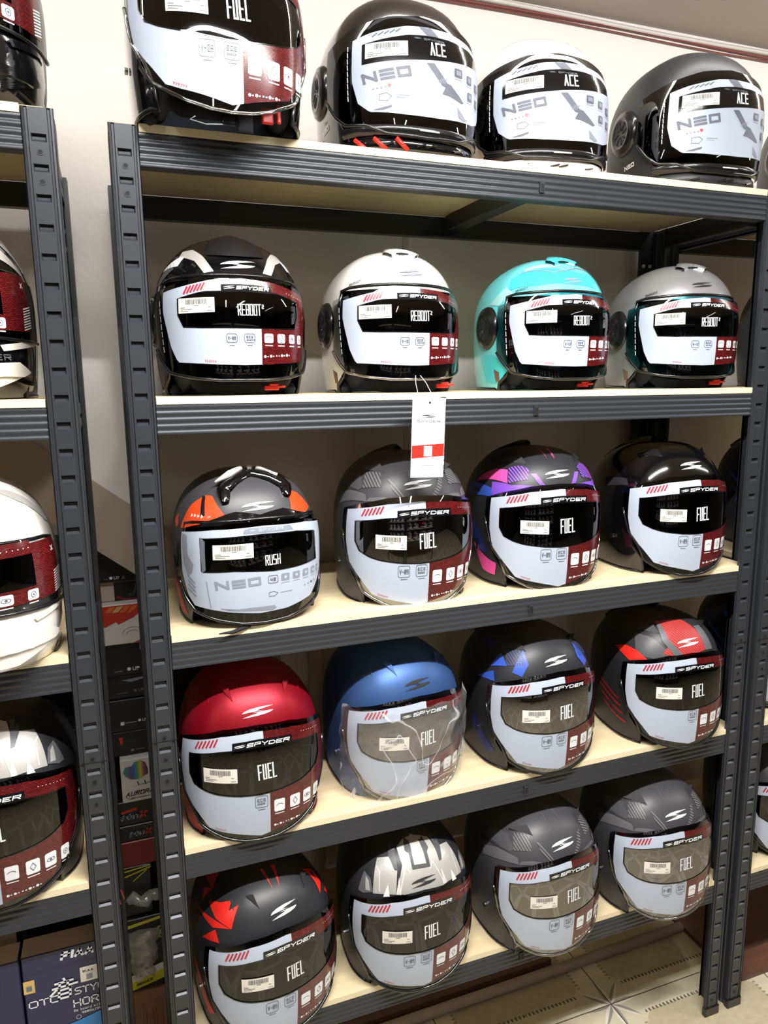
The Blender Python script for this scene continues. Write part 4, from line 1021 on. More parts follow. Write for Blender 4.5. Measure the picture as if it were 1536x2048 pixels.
def g_rb(mb, word=None, lk='logo_dark', jk='shell_cream'):
    sh = 'REBOOT'; logo_on(mb, sh, 2, 42, .022, .010, lk)
    P = Plane(sh, -54, 28, .001); text(mb, 'REBOOT', -.012, 0, .0032, .0042, .0008, .0007, P, 'logo_dark', ang=.30)
    jaw(mb, sh, jk, 'gfx_brown')
def g_rb_white(mb): g_rb(mb, lk='card_midgrey')
def g_rb_teal(mb):
    sh = 'REBOOT'
    decal(mb, sh, [(-72, 42), (-40, 52), (-10, 54), (20, 50), (44, 44), (30, 34), (0, 38), (-40, 34), (-70, 30)], 'teal_deep', .0004)
    decal(mb, sh, [(-60, 52), (-30, 60), (0, 62), (-20, 56), (-58, 48)], 'teal_light', .0005)
    P = Plane(sh, -10, 50, .0010); outline(mb, [P.inv(a, e) for a, e in ((-62, 47), (-40, 50), (-22, 49), (-2, 53), (16, 56), (34, 54), (50, 50))], .0022, P, 'card_midgrey', False)
    decal(mb, sh, [(-96, 20), (-74, 34), (-64, 28), (-78, 18)], 'teal_light', .0005)
    g_rb(mb, lk='card_midgrey', jk='teal_deep')
def g_rb_silver(mb): g_rb(mb, lk='logo_dark', jk='shell_silver')
def topvent(key, key2=None):
    def f(root):
        sh = 'REBOOT'; mb = MB()
        me = ridge_mesh(sh, [(-25, 60), (-14, 69), (0, 72), (14, 69), (25, 60)], lambda t: .010 + .008 * math.sin(t * math.pi), .007, key); o = link(me, 'top_vent', root)
        b = MB(); b.tube([sdir(sh, dvec(a, e), .004) for a, e in ((-22, 58), (-12, 62.5), (0, 64), (12, 62.5), (22, 58))], .0013, 'slot_dark', 6); b.build('vent_slot', o, True)
    return f
def peak(root):
    sh = 'REBOOT'; mb = MB(); rows = []
    for j in range(9):
        e = 46 + 44 * j / 8.0; r = []
        for i in range(13):
            q = -1 + i / 6.0; a = q * (34 + 22 * j / 8.0); h = .0075 * (1 - abs(q)) ** .8 * math.sin(math.pi * min(1, .15 + j / 8.0 * .75)) + .0004 - (.002 if abs(q) == 1 else 0)
            r.append(sdir(sh, dvec(a, min(e, 89)), h))
        rows.append(r)
    mb.grid(rows, 'gfx_black'); mb.build('top_ridge', root, True)
GR = 'helmets on the second shelf of the middle rack'
helmet('helmet', 'REBOOT', POSE['E'], DZ[1], 'shell_gloss_black', 'gloss black helmet with silver and white stripes on the second shelf', GR, gfx=g_rb_black, discs=True, strap=dict(x=.035), extra=peak)
helmet('helmet', 'REBOOT', POSE['F'], DZ[1], 'shell_white', 'glossy white helmet with a black round side cover, tag hanging below it', GR, gfx=g_rb_white, discs=True, code='V-12', strap=dict(x=.055), visor='visor_clear', rim='clear_lip', extra=topvent('shell_white'))
helmet('helmet', 'REBOOT', POSE['G'], DZ[1], 'shell_teal', 'turquoise helmet with pale swirls and a black round side cover', GR, gfx=g_rb_teal, discs=True, code='V-12', strap=dict(x=.03), visor='visor_teal', extra=topvent('teal_deep'))
helmet('helmet', 'REBOOT', POSE['H'], DZ[1], 'shell_silver', 'silver grey helmet at the right end of the second shelf', GR, gfx=g_rb_silver, discs=True, code='V-12', strap=dict(x=.04), visor='visor_teal', extra=topvent('shell_silver'))

# jet helmets with the NEO card
def g_neo(stripe=None, word='print_white'):
    def g(mb):
        sh = 'NEO'
        P = Plane(sh, -92, -27, .001); text(mb, 'NEO', -.014, -.004, .0085, .0070, .0015, .0017, P, word, ang=.12, tri_e=True)
        s_logo(mb, .001, .012, .009, .004, P, 'logo_dark')
        if stripe:
            for s in (1, -1):
                f = lambda L: [(a * s, e) for a, e in L]
                decal(mb, sh, f([(-112, -36), (-100, -30), (-92, -38), (-104, -42)]), stripe); decal(mb, sh, f([(-88, -34), (-72, -38), (-62, -42), (-82, -42)]), stripe)
    return g
def neo_chin(key, key2=None, clear=False):
    def f(root):
        sh = 'NEO'; mb = MB(); rows = []
        for z, off in ((0.0, -.004), (.004, .003), (.014, .0045), (.024, .002), (.028, -.004)):
            rows.append([saz(sh, rad(-60 + 120 * i / 30.0), z, off) for i in range(31)])
        rows2 = [[saz(sh, rad(-60 + 120 * i / 30.0), z, o2) for i in range(31)] for z, o2 in ((.028, -.004), (.020, -.02), (0, -.02), (0, -.004))]
        mb.grid(rows, key); mb.grid(rows2, key); c = mb.build('chin_bar', root, True)
        for a in (-30, -4, 4, 30):
            v = MB(); v.tube([saz(sh, rad(a - 4), .012, .006), saz(sh, rad(a + 4), .016, .006)], .0016, 'black_trim', 6); v.build('chin_vent', c)
        v = MB(); rws = [[saz(sh, rad(-64 + 128 * i / 30.0), z, off) for i in range(31)] for z, off in ((.026, .004), (.029, .0078), (.037, .0078), (.040, .0062))]
        v.grid(rws, 'black_trim'); v.build('visor_lip', root, True)
        h = MB(); h.tube([saz(sh, rad(-6 + 16 * i / 5), .034, .0084) for i in range(6)], .0011, 'print_white', 6); h.build('visor_tab', root, True)
        if key2:
            for a0 in (-54, -40, -24):
                s_ = MB(); s_.tube([saz(sh, rad(a0), .022, .0055), saz(sh, rad(a0 + 9), .006, .0055)], .0035, key2, 6)
                s_.build('chin_stripe', c, True)['label'] = 'red chin stripe'
    return f
GN = 'helmets with grey patterned visor cards on the top shelf'
film('visor_black', (0.03, 0.03, 0.035, 1), 0.05)
helmet('helmet', 'NEO', POSE['B'], DZ[0], 'shell_gloss_black', 'gloss black helmet with red stripes at its base on the top shelf', GN, gfx=g_neo('gfx_red'), discs=True, visor='visor_black', extra=neo_chin('shell_gloss_black', 'gfx_red'))
helmet('helmet', 'NEO', POSE['C'], DZ[0], 'shell_white', 'white helmet with a black visor surround on the top shelf', GN, gfx=g_neo(None, 'gfx_black'), discs=True, visor='visor_black', extra=neo_chin('shell_white'))
helmet('helmet', 'NEO', POSE['D'], DZ[0], 'shell_matte_black', 'matte black helmet at the right end of the top shelf', GN, gfx=g_neo(), discs=True, visor='visor_black', extra=neo_chin('shell_matte_black'))

# helmet with the RUSH card
def g_rush(mb):
    sh = 'RUSH'
    decal(mb, sh, [(-78, 20), (-70, 38), (-56, 47), (-49, 47), (-40, 40), (-31, 32), (-50, 26), (-70, 21)], 'gfx_orange', .0004)
    decal(mb, sh, [(-60, 46), (-56, 46), (-50, 32), (-54, 31)], 'gfx_black', .0008)
    decal(mb, sh, [(-100, 22), (-92, 30), (-84, 22), (-90, 18)], 'gfx_orange', .0004)
    decal(mb, sh, [(34, 51), (52, 44), (62, 30), (48, 28), (32, 33), (36, 42)], 'gfx_orange', .0004)
    P = Plane(sh, -58, 31, .0010)
    for i in range(4): poly2(mb, [(-.012 + i * .0068, -.003), (-.012 + i * .0068, .003), (-.0075 + i * .0068, 0)], P, 'gfx_white')
    decal(mb, sh, [(-40, 31), (-24, 37), (0, 35), (24, 37), (40, 31), (60, 24), (30, 26), (0, 24), (-30, 26), (-60, 22)], 'shell_gloss_black', .0006)
    logo_on(mb, sh, -1, 41.5, .027, .0125)
    P = Plane(sh, -96, 42, .0010); outline(mb, [(.008 * math.cos(t * .9) * (1 + .3 * math.sin(2.3 * t)), .008 * math.sin(t * .9) * (1 + .3 * math.cos(3.1 * t))) for t in range(14)], .0007, P, 'gfx_grey')
    decal(mb, sh, [(-112, -18), (-88, -26), (-74, -42), (-90, -43), (-108, -34)], 'gfx_redmatte')
    decal(mb, sh, [(-100, -4), (-76, -10), (-66, -24), (-70, -34), (-82, -20), (-100, -12)], 'shell_gloss_black', .0008)
def rush_vents(root):
    sh = 'RUSH'
    me = ridge_mesh(sh, [(-33, 42), (-38, 52), (-34, 62), (-20, 72), (0, 76), (20, 72), (36, 62), (40, 52), (33, 44)], lambda t: .005 + .011 * math.sin(t * math.pi) ** .6, .008, 'shell_gloss_black'); link(me, 'top_vent', root)
    b = MB(); b.tube([sdir(sh, dvec(a, e), .0105) for a, e in ((-48, 55), (-36, 64), (-20, 73))], [.002, .006, .004], 'gfx_silverlight', 8)
    b.tube([sdir(sh, dvec(a, e), .0100) for a, e in ((-6, 74.5), (6, 75))], .0048, 'gfx_silver', 8)
    b.tube([sdir(sh, dvec(a, e), .0100) for a, e in ((16, 73), (28, 67), (36, 60))], [.004, .002, .003], 'gfx_silverlight', 8); b.build('vent_trim', root, True)['label'] = 'silver vent slider'
    c = MB(); c.tube([saz(sh, rad(-14), .004, .002), saz(sh, rad(-28), -.002, .012), saz(sh, rad(-36), -.0, .024)], [.004, .003, .001], 'strap_fabric', 6); c.build('strap_end', root, True)
helmet('helmet', 'RUSH', POSE['I'], DZ[2], 'shell_matte_grey', 'dark grey helmet with orange patches, at the left end of the middle shelf', None, gfx=g_rush, discs=False, extra=rush_vents, rim='black_trim')

# ------------------------------------------------------------------ helmets cut by the left edge
def card_full(root, key='card_red', dark=True):
    sh = 'FULL'; mb = MB(); off = .0066
    def strip(a0, a1, z0, z1, kk, n=4): mb.grid([[saz(sh, rad(a0 + (a1 - a0) * j / 6.0), z0 + (z1 - z0) * i / n, off) for j in range(7)] for i in range(n + 1)], kk, uvs=[[(X(a0 + (a1 - a0) * j / 6.0), z0 + (z1 - z0) * i / n) for j in range(7)] for i in range(n + 1)])
    for a0, a1 in ((-70, -44), (44, 66)): strip(a0, a1, .092, .168, key, 6)
    for a0 in range(-44, 44, 8): strip(a0, a0 + 8, .092, .112, key); strip(a0, a0 + 8, .155, .172, key)
    m = cmap(sh, off + .0004)
    icons_row(mb, m, [(-8, 0), (6, 14), (22, 30), (38, 45)], .094, .108)
    for i in range(9): stroke(mb, (X(60), .094 + i * .0035), (X(67), .098 + i * .0035), .0016, m, 'print_white')
    text(mb, 'X', X(60), .150, .005, .007, .001, .0012, m, 'print_white')
    for i in range(8): disc(mb, X(20 + i * 3.2), .163, .0007, m, 'print_white', 6)
    mb.build('visor_card', root, True)
def full_chin(key, key2, word=False):
    def f(root):
        sh = 'FULL'; mb = MB(); rows = []
        for z, off in ((0, -.01), (.003, -.002), (.02, .006), (.05, .010), (.075, .006), (.088, -.002)):
            rows.append([saz(sh, rad(-76 + 152 * i / 40.0), z, off * math.cos(rad(-76 + 152 * i / 40.0) * .9) - .0005) for i in range(41)])
        mb.grid(rows, key); 
        rows = [[saz(sh, rad(-76 + 152 * i / 40.0), z, off) for i in range(41)] for z, off in ((.088, -.002), (.085, -.018), (.0, -.02), (0, -.01))]
        mb.grid(rows, 'black_trim')
        m = lambda x, y: saz(sh, x / RM, y, .0008 + (.006 if y < .03 else .010 if y < .06 else .007) * math.cos(x / RM * .9) + .002)
        poly2(mb, [(X(-40), .012), (X(30), .010), (X(64), .036), (X(52), .050), (X(10), .045), (X(-40), .047)], m, key2)
        for s in (1, -1): poly2(mb, [(X(40 * s), .072), (X(72 * s), .082), (X(74 * s), .074), (X(42 * s), .064)], m, key2)
        if word: text(mb, 'SPYDER', X(14), .052, .0085, .008, .002, .0013, m, 'gfx_grey')
        mb.build('chin_bar', root, True)
        card_full(root)
    return f
def g_full_black(mb):
    sh = 'FULL'
    for s in (1, -1):
        f = lambda L: [(a * s, e) for a, e in L]
        decal(mb, sh, f([(20, 48), (50, 42), (70, 30), (74, 24), (50, 32), (20, 38)]), 'shell_cream'); decal(mb, sh, f([(46, 56), (70, 44), (86, 28), (80, 28), (62, 42)]), 'gfx_silver')
        decal(mb, sh, f([(88, -2), (100, -8), (96, -40), (84, -36)]), 'shell_cream')
def g_full_white(mb):
    sh = 'FULL'
    for s in (1, -1):
        f = lambda L: [(a * s, e) for a, e in L]
        decal(mb, sh, f([(30, 60), (60, 54), (86, 30), (76, 32), (54, 48)]), 'gfx_silver'); decal(mb, sh, f([(78, -18), (100, -22), (96, -30), (76, -24)]), 'gfx_red')
GL = 'helmets on the left rack'
helmet('helmet', 'FULL', (-.272, .095, -.02, 0, .97), DZ[1], 'shell_gloss_black', 'black and cream full face helmet cut by the left edge on the second shelf', GL, gfx=g_full_black, visor='visor_smoke', card='none', extra=full_chin('shell_gloss_black', 'shell_cream', True), low='gfx_black')
helmet('helmet', 'FULL', (-.268, .040, .05, 0, 1.0), DZ[2], 'shell_white', 'glossy white full face helmet with a red visor card, cut by the left edge', GL, gfx=g_full_white, visor='visor_clear', card='none', extra=full_chin('shell_white', 'shell_white'))
def g_topleft(mb):
    sh = 'FULL'
    for s in (1, -1): decal(mb, sh, [(a * s, e) for a, e in [(66, 30), (96, 44), (110, 20), (104, -6), (96, -30), (84, -38), (78, -8), (62, 6)]], 'gfx_grey')
def chin_dark(root):
    full_chin('shell_gloss_black', 'shell_gloss_black')(root)
helmet('helmet', 'FULL', (-.235, .085, .0, 0, 1.02), DZ[0], 'shell_gloss_black', 'black and grey helmet on the top shelf, cut by the left edge of the photo', GL, gfx=g_topleft, visor='visor_smoke', card='none', extra=chin_dark)
def g_mech_lite(mb): g_mech(mb)
helmet('helmet', 'FUEL', (-.262, .064, -.037, -.002, 1), DZ[3], 'shell_matte_black', 'black helmet with silver mechanical panels, cut by the left edge of the photo', GL, gfx=g_mech_lite, fins=[((-52, 68), (-44, 70), (-29, 54), .005), ((60, 67), (50, 68), (30, 54), .005)])

# ------------------------------------------------------------------ helmets on the right rack
def g_rr_red(mb):
    sh = 'FUEL'
    for i in range(5): decal(mb, sh, [(-104 + i * 5, 24 - i * 9), (-70 + i * 2, 22 - i * 9), (-70 + i * 2, 18 - i * 9), (-104 + i * 5, 19 - i * 9)], 'gfx_redmatte')
    decal(mb, sh, [(-110, 34), (-86, 36), (-84, 28), (-108, 26)], 'gfx_redmatte'); decal(mb, sh, [(-76, -2), (-64, -12), (-62, -30), (-72, -24)], 'gfx_red'); decal(mb, sh, [(-100, -22), (-84, -26), (-80, -34), (-96, -30)], 'gfx_redmatte')
def g_rr_blue(mb):
    sh = 'FUEL'
    for i in range(3): decal(mb, sh, [(-116 + i * 8, 22 - i * 13), (-78 + i * 3, 4 - i * 9), (-78 + i * 3, 1 - i * 9), (-116 + i * 8, 19 - i * 13)], 'gfx_blue')
    decal(mb, sh, [(-98, 38), (-92, 40), (-90, 35), (-96, 34)], 'gfx_blue')
paint('shell_camo', srgb(58, 58, 60), 0.45, vary=0.8, vscale=22)
GG = 'helmets on the right rack'
helmet('helmet', 'FUEL', (1.397, .13, -.1, 0, 1), DZ[1], 'gfx_midgrey', 'grey and red helmet on the second shelf of the right rack', GG, gfx=g_rr_red)
helmet('helmet', 'FUEL', (1.361, .13, -.1, 0, 1), DZ[2], 'shell_matte_black', 'black helmet with thin blue lines behind the right post, under the grey and red one', GG, gfx=g_rr_blue, extra=wrap)
helmet('helmet', 'FUEL', (1.331, .13, -.1, 0, 1), DZ[3], 'shell_matte_black', 'black and dark blue helmet on the fourth shelf of the right rack', GG, gfx=g_rr_blue)
helmet('helmet', 'FUEL', (1.357, .10, -.1, 0, 1), DZ[4], 'shell_camo', 'mottled dark grey helmet on the bottom shelf of the right rack', GG)
helmet('helmet', 'NEO', (1.42, .13, -.1, 0, 1), DZ[0], 'shell_matte_grey', 'dark helmet peeking in at the right edge on the top shelf', GG, gfx=g_neo(), discs=True, visor='visor_black', extra=neo_chin('shell_matte_grey'))

# ------------------------------------------------------------------ the rack across the aisle, mirrored in the visors
def copy_tree(o, parent=None):
    c = o.copy(); COL.objects.link(c); c.parent = parent
    for k_ in [x for x in bpy.data.objects if x.parent == o]: copy_tree(k_, c)
    return c
src_rack = bpy.data.objects['storage_rack']
for n_, x_ in enumerate((1.62, .36)):
    rk = copy_tree(src_rack); rk.location = (x_, -2.75, 0); rk.rotation_euler = (0, 0, math.pi); rk['label'] = 'black steel rack across the aisle, seen only mirrored in the visors'; rk['group'] = 'racks across the aisle'
src_h = [o for o in bpy.data.objects if o.parent is None and o.name.startswith('helmet') and o.get('group') == GF][1:]
r_ = random.Random(5)
for n_, x_ in enumerate((1.62, .36)):
    for z_ in DZ[1:]:
        for k_ in range(4):
            h_ = copy_tree(src_h[r_.randrange(len(src_h))]); h_.location = (x_ - .14 - .275 * k_, -2.85, z_); h_.rotation_euler = (0, 0, math.pi + r_.uniform(-.2, .2)); h_.scale = (1, 1, 1)
            h_['label'] = 'helmet on the rack across the aisle, seen only mirrored in the visors'; h_['group'] = 'helmets across the aisle'

# ------------------------------------------------------------------ hang tag
tg = empty('hang_tag', (.402, -.032, 1.27)); tag(tg, 'white and red paper tag hanging in front of the beam below the white helmet', 'tag')
mb = MB(); pl = lambda x, y: Vector((x, -.0012, y)); pl2 = lambda x, y: Vector((x, -.0016, y)); W2, H2 = .028, .125
mb.box(-W2, W2, -.001, .001, 0, H2, 'print_white'); poly2(mb, [(-W2 + .0005, .030), (W2 - .0005, .034), (W2 - .0005, .0535), (-W2 + .0005, .0500)], pl, 'print_redbright', 1)
rect(mb, -.007, .0335, .007, .0495, pl2, 'print_white', 1, 1); disc(mb, .001, H2 - .008, .0018, pl, 'gfx_black')
s_logo(mb, 0, .096, .013, .0045, pl, 'logo_dark'); text(mb, 'SPYDER', -.020, .086, .0056, .0040, .0012, .0008, pl, 'card_grey')
rect(mb, -.010, .0185, .010, .0195, pl, 'card_midgrey', 1, 1)
for i in range(12): rect(mb, -.010 + i * .0028, .0035, -.0085 + i * .0028, .0048, pl, 'card_midgrey', 1, 1)
o = mb.build('tag_card', tg); o.rotation_euler = (0, rad(2.0), 0)
mb = MB(); mb.box(W2 - .004, W2 + .0045, .0035, .005, .004, H2 + .001, 'gfx_black')
pb = lambda x, y: Vector((x, .0031, y))
for i in range(13): rect(mb, W2 - .0005, .010 + i * .0088, W2 + .003, .010 + i * .0088 + (.0055 if i % 3 else .0022), pb, 'print_white' if i % 4 else 'card_midgrey', 1, 1)
o = mb.build('back_card', tg); o.rotation_euler = (0, rad(1.0), 0)
mb = MB(); mb.tube([(-.004, 0, H2 - .008), (-.013, .004, H2 + .006), (-.010, .02, H2 + .022), (-.006, .03, H2 + .034)], .0005, 'print_white', 5); mb.tube([(.004, 0, H2 - .008), (.010, .004, H2 + .006), (.008, .02, H2 + .022), (.002, .03, H2 + .034)], .0005, 'print_white', 5); mb.build('tag_string', tg)

# ------------------------------------------------------------------ boxes behind and beside the left rack
for nm, c, r in (('box_black', (24, 24, 27), .4), ('box_red', (196, 52, 40), .45), ('box_white', (226, 220, 216), .5), ('box_orange', (222, 112, 50), .45), ('box_yellow', (206, 200, 50), .4), ('box_carton', (150, 108, 78), .8), ('box_navy', (38, 40, 76), .3), ('box_lid', (196, 176, 164), .5), ('box_gold', (214, 180, 110), .4), ('box_blue', (30, 130, 200), .3), ('box_darkred', (130, 26, 30), .4), ('box_olive', (80, 84, 40), .5)): paint(nm, srgb(*c), r)
def bag_film():
    m = bpy.data.materials.new('bag_plastic'); m.use_nodes = True; N = m.node_tree.nodes; L = m.node_tree.links; N.remove(N['Principled BSDF']); out = N['Material Output']
    t = N.new('ShaderNodeBsdfTransparent'); g = N.new('ShaderNodeBsdfGlossy'); g.inputs['Roughness'].default_value = .2; d = N.new('ShaderNodeBsdfTranslucent'); d.inputs['Color'].default_value = (.85, .85, .82, 1)
    d2 = N.new('ShaderNodeBsdfDiffuse'); d2.inputs['Color'].default_value = (.85, .85, .82, 1)
    m0 = N.new('ShaderNodeMixShader'); m0.inputs['Fac'].default_value = .5; L.new(d.outputs[0], m0.inputs[1]); L.new(d2.outputs[0], m0.inputs[2])
    m1 = N.new('ShaderNodeMixShader'); m1.inputs['Fac'].default_value = .38; L.new(t.outputs[0], m1.inputs[1]); L.new(m0.outputs[0], m1.inputs[2])
    m2 = N.new('ShaderNodeMixShader'); m2.inputs['Fac'].default_value = .08; L.new(m1.outputs[0], m2.inputs[1]); L.new(g.outputs[0], m2.inputs[2]); L.new(m2.outputs[0], out.inputs['Surface']); MATS['bag_plastic'] = m
bag_film()
def iri():
    m, nt, N, L, p = nodes_of('iridescent_print'); tc = N.new('ShaderNodeTexCoord'); sp = N.new('ShaderNodeSeparateXYZ'); L.new(tc.outputs['Generated'], sp.inputs[0])
    cr = N.new('ShaderNodeValToRGB'); e = cr.color_ramp.elements; e[0].color = srgb(40, 150, 140); e[1].color = srgb(24, 22, 26)
    for q, c in ((.3, (90, 60, 120)), (.45, (40, 90, 190)), (.58, (50, 150, 60)), (.7, (190, 190, 60)), (.82, (150, 50, 90))): k = e.new(q); k.color = srgb(*c)
    L.new(sp.outputs[0], cr.inputs[0]); L.new(cr.outputs[0], p.inputs['Base Color']); S(p, 'Roughness', .3); MATS['iridescent_print'] = m
iri()
GB = 'boxes stacked behind the racks'
def carton(x0, x1, y0, y1, z0, z1, key, label, art=None, name='packaging_box', top=None, front=None, group=GB, rot=0):
    r = empty(name, ((x0 + x1) / 2, (y0 + y1) / 2, z0)); tag(r, label, 'box', group); hx, hy, h = (x1 - x0) / 2, (y1 - y0) / 2, z1 - z0
    b = MB(); b.box(-hx, hx, -hy, hy, 0, h, key, top=top, front=front); bevel(b.build('carton', r), .0015, 1)
    a = MB(); P = lambda x, y: Vector((x - (x0 + x1) / 2, -hy - .0008, y - z0)); P2 = lambda x, y: Vector((x - (x0 + x1) / 2, -hy - .0014, y - z0))
    if art: art(a, P, P2)
    if a.f: a.build('front_print', r)
    r.rotation_euler = (0, 0, rot); return r
def symbols(a, P, x, z, s=.0055, key='print_white'):
    disc(a, x, z + s / 2, s * .5, P, key, 10)
    text(a, 'U', x + s * .9, z, s * .9, s, 0, s * .2, P, key)
    poly2(a, [(x + s * 2.2 + s * .6 * math.cos(t * math.pi / 6), z + s * .5 + s * .5 * math.sin(t * math.pi / 6)) for t in range(7)], P, key); stroke(a, (x + s * 2.2, z), (x + s * 2.2, z + s * .5), s * .15, P, key)
    outline(a, [(x + s * 3.4, z), (x + s * 4.3, z), (x + s * 3.85, z + s * .85)], s * .2, P, key)
def swirl(a, P, cx, cz, R, key='print_white', th=.0008):
    for k in range(4):
        r = R * (1 - k * .2); outline(a, [(cx + r * math.cos(rad(t)), cz + r * math.sin(rad(t))) for t in range(0, 360, 20)], th, P, key)
    outline(a, [(cx - R * 1.25, cz + R * .9), (cx - R * 1.2, cz - R * .3), (cx - R * .5, cz - R * 1.3), (cx + R * 1.2, cz - R * 1.9), (cx + R * 1.6, cz - R * 2.6), (cx + R * 2.8, cz - R * 2.9)], th * 1.4, P, key, False)
Y0 = .41
def a1(a, P, P2): swirl(a, P, -.040, 1.082, .015); symbols(a, P, -.083, 1.041, .006); rect(a, -.096, 1.042, -.089, 1.0435, P, 'card_grey', 1, 1)
carton(-.30, .12, Y0, Y0 + .25, 1.035, 1.092, 'box_black', 'black box with white line drawing, topmost in the gap between the racks', a1)
def a2(a, P, P2):
    rect(a, -.079, .994, .1, 1.031, P, 'box_black', 1, 1); text(a, 'JV', -.052, 1.001, .011, .024, .003, .003, P2, 'print_grey', slant=.2); text(a, 'T', -.024, 1.001, .010, .024, .003, .003, P2, 'print_grey', slant=.2)
    poly2(a, [(-.077, .998), (-.068, 1.014), (-.072, 1.004), (-.058, .997), (-.03, .996), (-.05, .994)], P2, 'box_darkred')
carton(-.30, .12, Y0 + .012, Y0 + .25, .993, 1.034, 'box_lid', 'pinkish box with a black lettered panel, second from the top of the stack', a2)
def a3(a, P, P2):
    poly2(a, [(-.12, .990), (.05, .990), (.05, .975), (-.035, .972), (-.045, .964), (-.075, .951), (-.080, .957), (-.1, .948), (-.12, .957)], P, 'box_red')
    for i in range(4): poly2(a, [(-.10 + i * .014, .978 - i * .002), (-.09 + i * .014, .988), (-.078 + i * .014, .988), (-.088 + i * .014, .977)], P2, 'box_orange' if i != 1 else 'box_gold')
    for r in (.012, .02): outline(a, [(-.05 + r * math.cos(rad(t)), .928 + r * .8 * math.sin(rad(t))) for t in range(20, 200, 20)], .0007, P2, 'card_midgrey', False)
    poly2(a, [(-.05, .911), (.05, .911), (.05, .930), (-.02, .921)], P, 'box_red')
carton(-.30, .12, Y0 - .012, Y0 + .25, .909, .992, 'box_white', 'white and red box in the middle of the gap between the racks', a3)
def a4(a, P, P2): swirl(a, P, -.022, .896, .013, th=.001); symbols(a, P, -.062, .848, .0075); rect(a, -.090, .848, -.074, .850, P, 'card_grey', 1, 1)
carton(-.30, .13, Y0, Y0 + .25, .839, .908, 'box_black', 'black box with round line art and handling symbols below the white and red box', a4)
def a5(a, P, P2): rect(a, -.08, .832, -.02, .834, P, 'card_grey', 1, 1); poly2(a, [(-.078, .825), (-.02, .830), (-.02, .826), (-.06, .820)], P, 'card_midgrey'); symbols(a, P, -.053, .797, .0065, 'card_grey'); rect(a, -.088, .797, -.068, .7985, P, 'card_grey', 1, 1)
carton(-.30, .12, Y0 + .01, Y0 + .25, .786, .838, 'box_black', 'black box with a grey streak and faint grey handling symbols', a5)
def a6(a, P, P2): rect(a, -.086, .731, -.079, .738, P, 'print_white', 1, 1); rect(a, -.077, .734, -.055, .736, P, 'card_midgrey', 1, 1); symbols(a, P, -.049, .734, .006)
carton(-.30, .13, Y0 + .004, Y0 + .25, .716, .785, 'box_black', 'plain black box with one line of white symbols, above the white box', a6)
def a7(a, P, P2): rect(a, -.070, .670, -.064, .675, P, 'card_midgrey', 1, 1); rect(a, -.062, .672, -.042, .674, P, 'card_grey', 1, 1); poly2(a, [(-.092, .704), (-.084, .704), (-.085, .690), (-.089, .687)], P, 'box_red')
carton(-.30, .12, Y0 + .006, Y0 + .25, .662, .715, 'box_black', 'flat black box with a small red mark', a7)
def a8(a, P, P2):
    text(a, 'AURORA', -.087, .580, .0078, .0095, .0016, .0017, P2, 'gfx_black', slant=.3, ang=.04)
    rect(a, -.078, .575, -.040, .5765, P2, 'card_grey', 1, 1); outline(a, [(-.086, .579), (-.078, .573), (-.070, .5745)], .0008, P2, 'gfx_black', False)
    poly2(a, [(-.08, .600), (-.03, .607), (-.03, .604)], P, 'card_midgrey')
    for q in (-.062, -.048): stroke(a, (q, .610), (q + .002, .603), .0022, P2, 'gfx_black')
r8 = carton(-.0935, -.033, Y0 - .012, Y0 + .2, .566, .661, 'box_white', 'white box picturing a rainbow coloured tail light', a8)
b = MB(); pts = [(-.089, .635), (-.084, .646), (-.072, .646), (-.066, .654), (-.054, .657), (-.044, .650), (-.040, .636), (-.040, .625), (-.058, .616), (-.074, .618), (-.084, .625)]
poly2(b, [(x + .06325, z - .566) for x, z in pts], lambda x, y: Vector((x, -(.212) / 2 - .0012, y)), 'iridescent_print'); b.build('picture_print', r8)
def bomx(x, z, s, red=True):
    def f(a, P, P2):
        n = text(a, 'BOM', x, z, s * .85, s, s * .15, s * .27, P2, 'card_midgrey', slant=.25, ang=.03)
        text(a, 'X', x + n, z + .0008, s * 1.1, s * 1.2, 0, s * .3, P2, 'box_red', slant=.2)
        if red: poly2(a, [(x + .004, z + s * 1.6), (x + .034, z + s * 2.0), (x + .036, z + s * 1.5), (x + .006, z + s * 1.15)], P, 'box_red')
    return f
carton(-.30, .10, Y0 - .006, Y0 + .25, .512, .565, 'box_black', 'black box with red letters under the white tail light box', bomx(-.103, .524, .013))
carton(-.30, .10, Y0 - .008, Y0 + .25, .476, .511, 'box_black', 'black box with grey and red letters, lower of the two lettered ones', bomx(-.089, .486, .0115, False))
carton(-.30, -.028, Y0 - .01, Y0 + .25, .418, .475, 'box_darkred', 'dark red glossy box directly under the lettered black boxes', None)
def ay(a, P, P2):
    for q in (0, .012): stroke(a, (-.10, .398 + q), (-.050, .410 + q * .4), .003, P2, 'box_yellow')
    stroke(a, (-.085, .385), (-.058, .405), .002, P2, 'box_yellow')
carton(-.16, -.050, Y0 - .01, Y0 + .2, .302, .417, 'box_black', 'black box with thin yellow stripes behind the twisted plastic bag', ay)
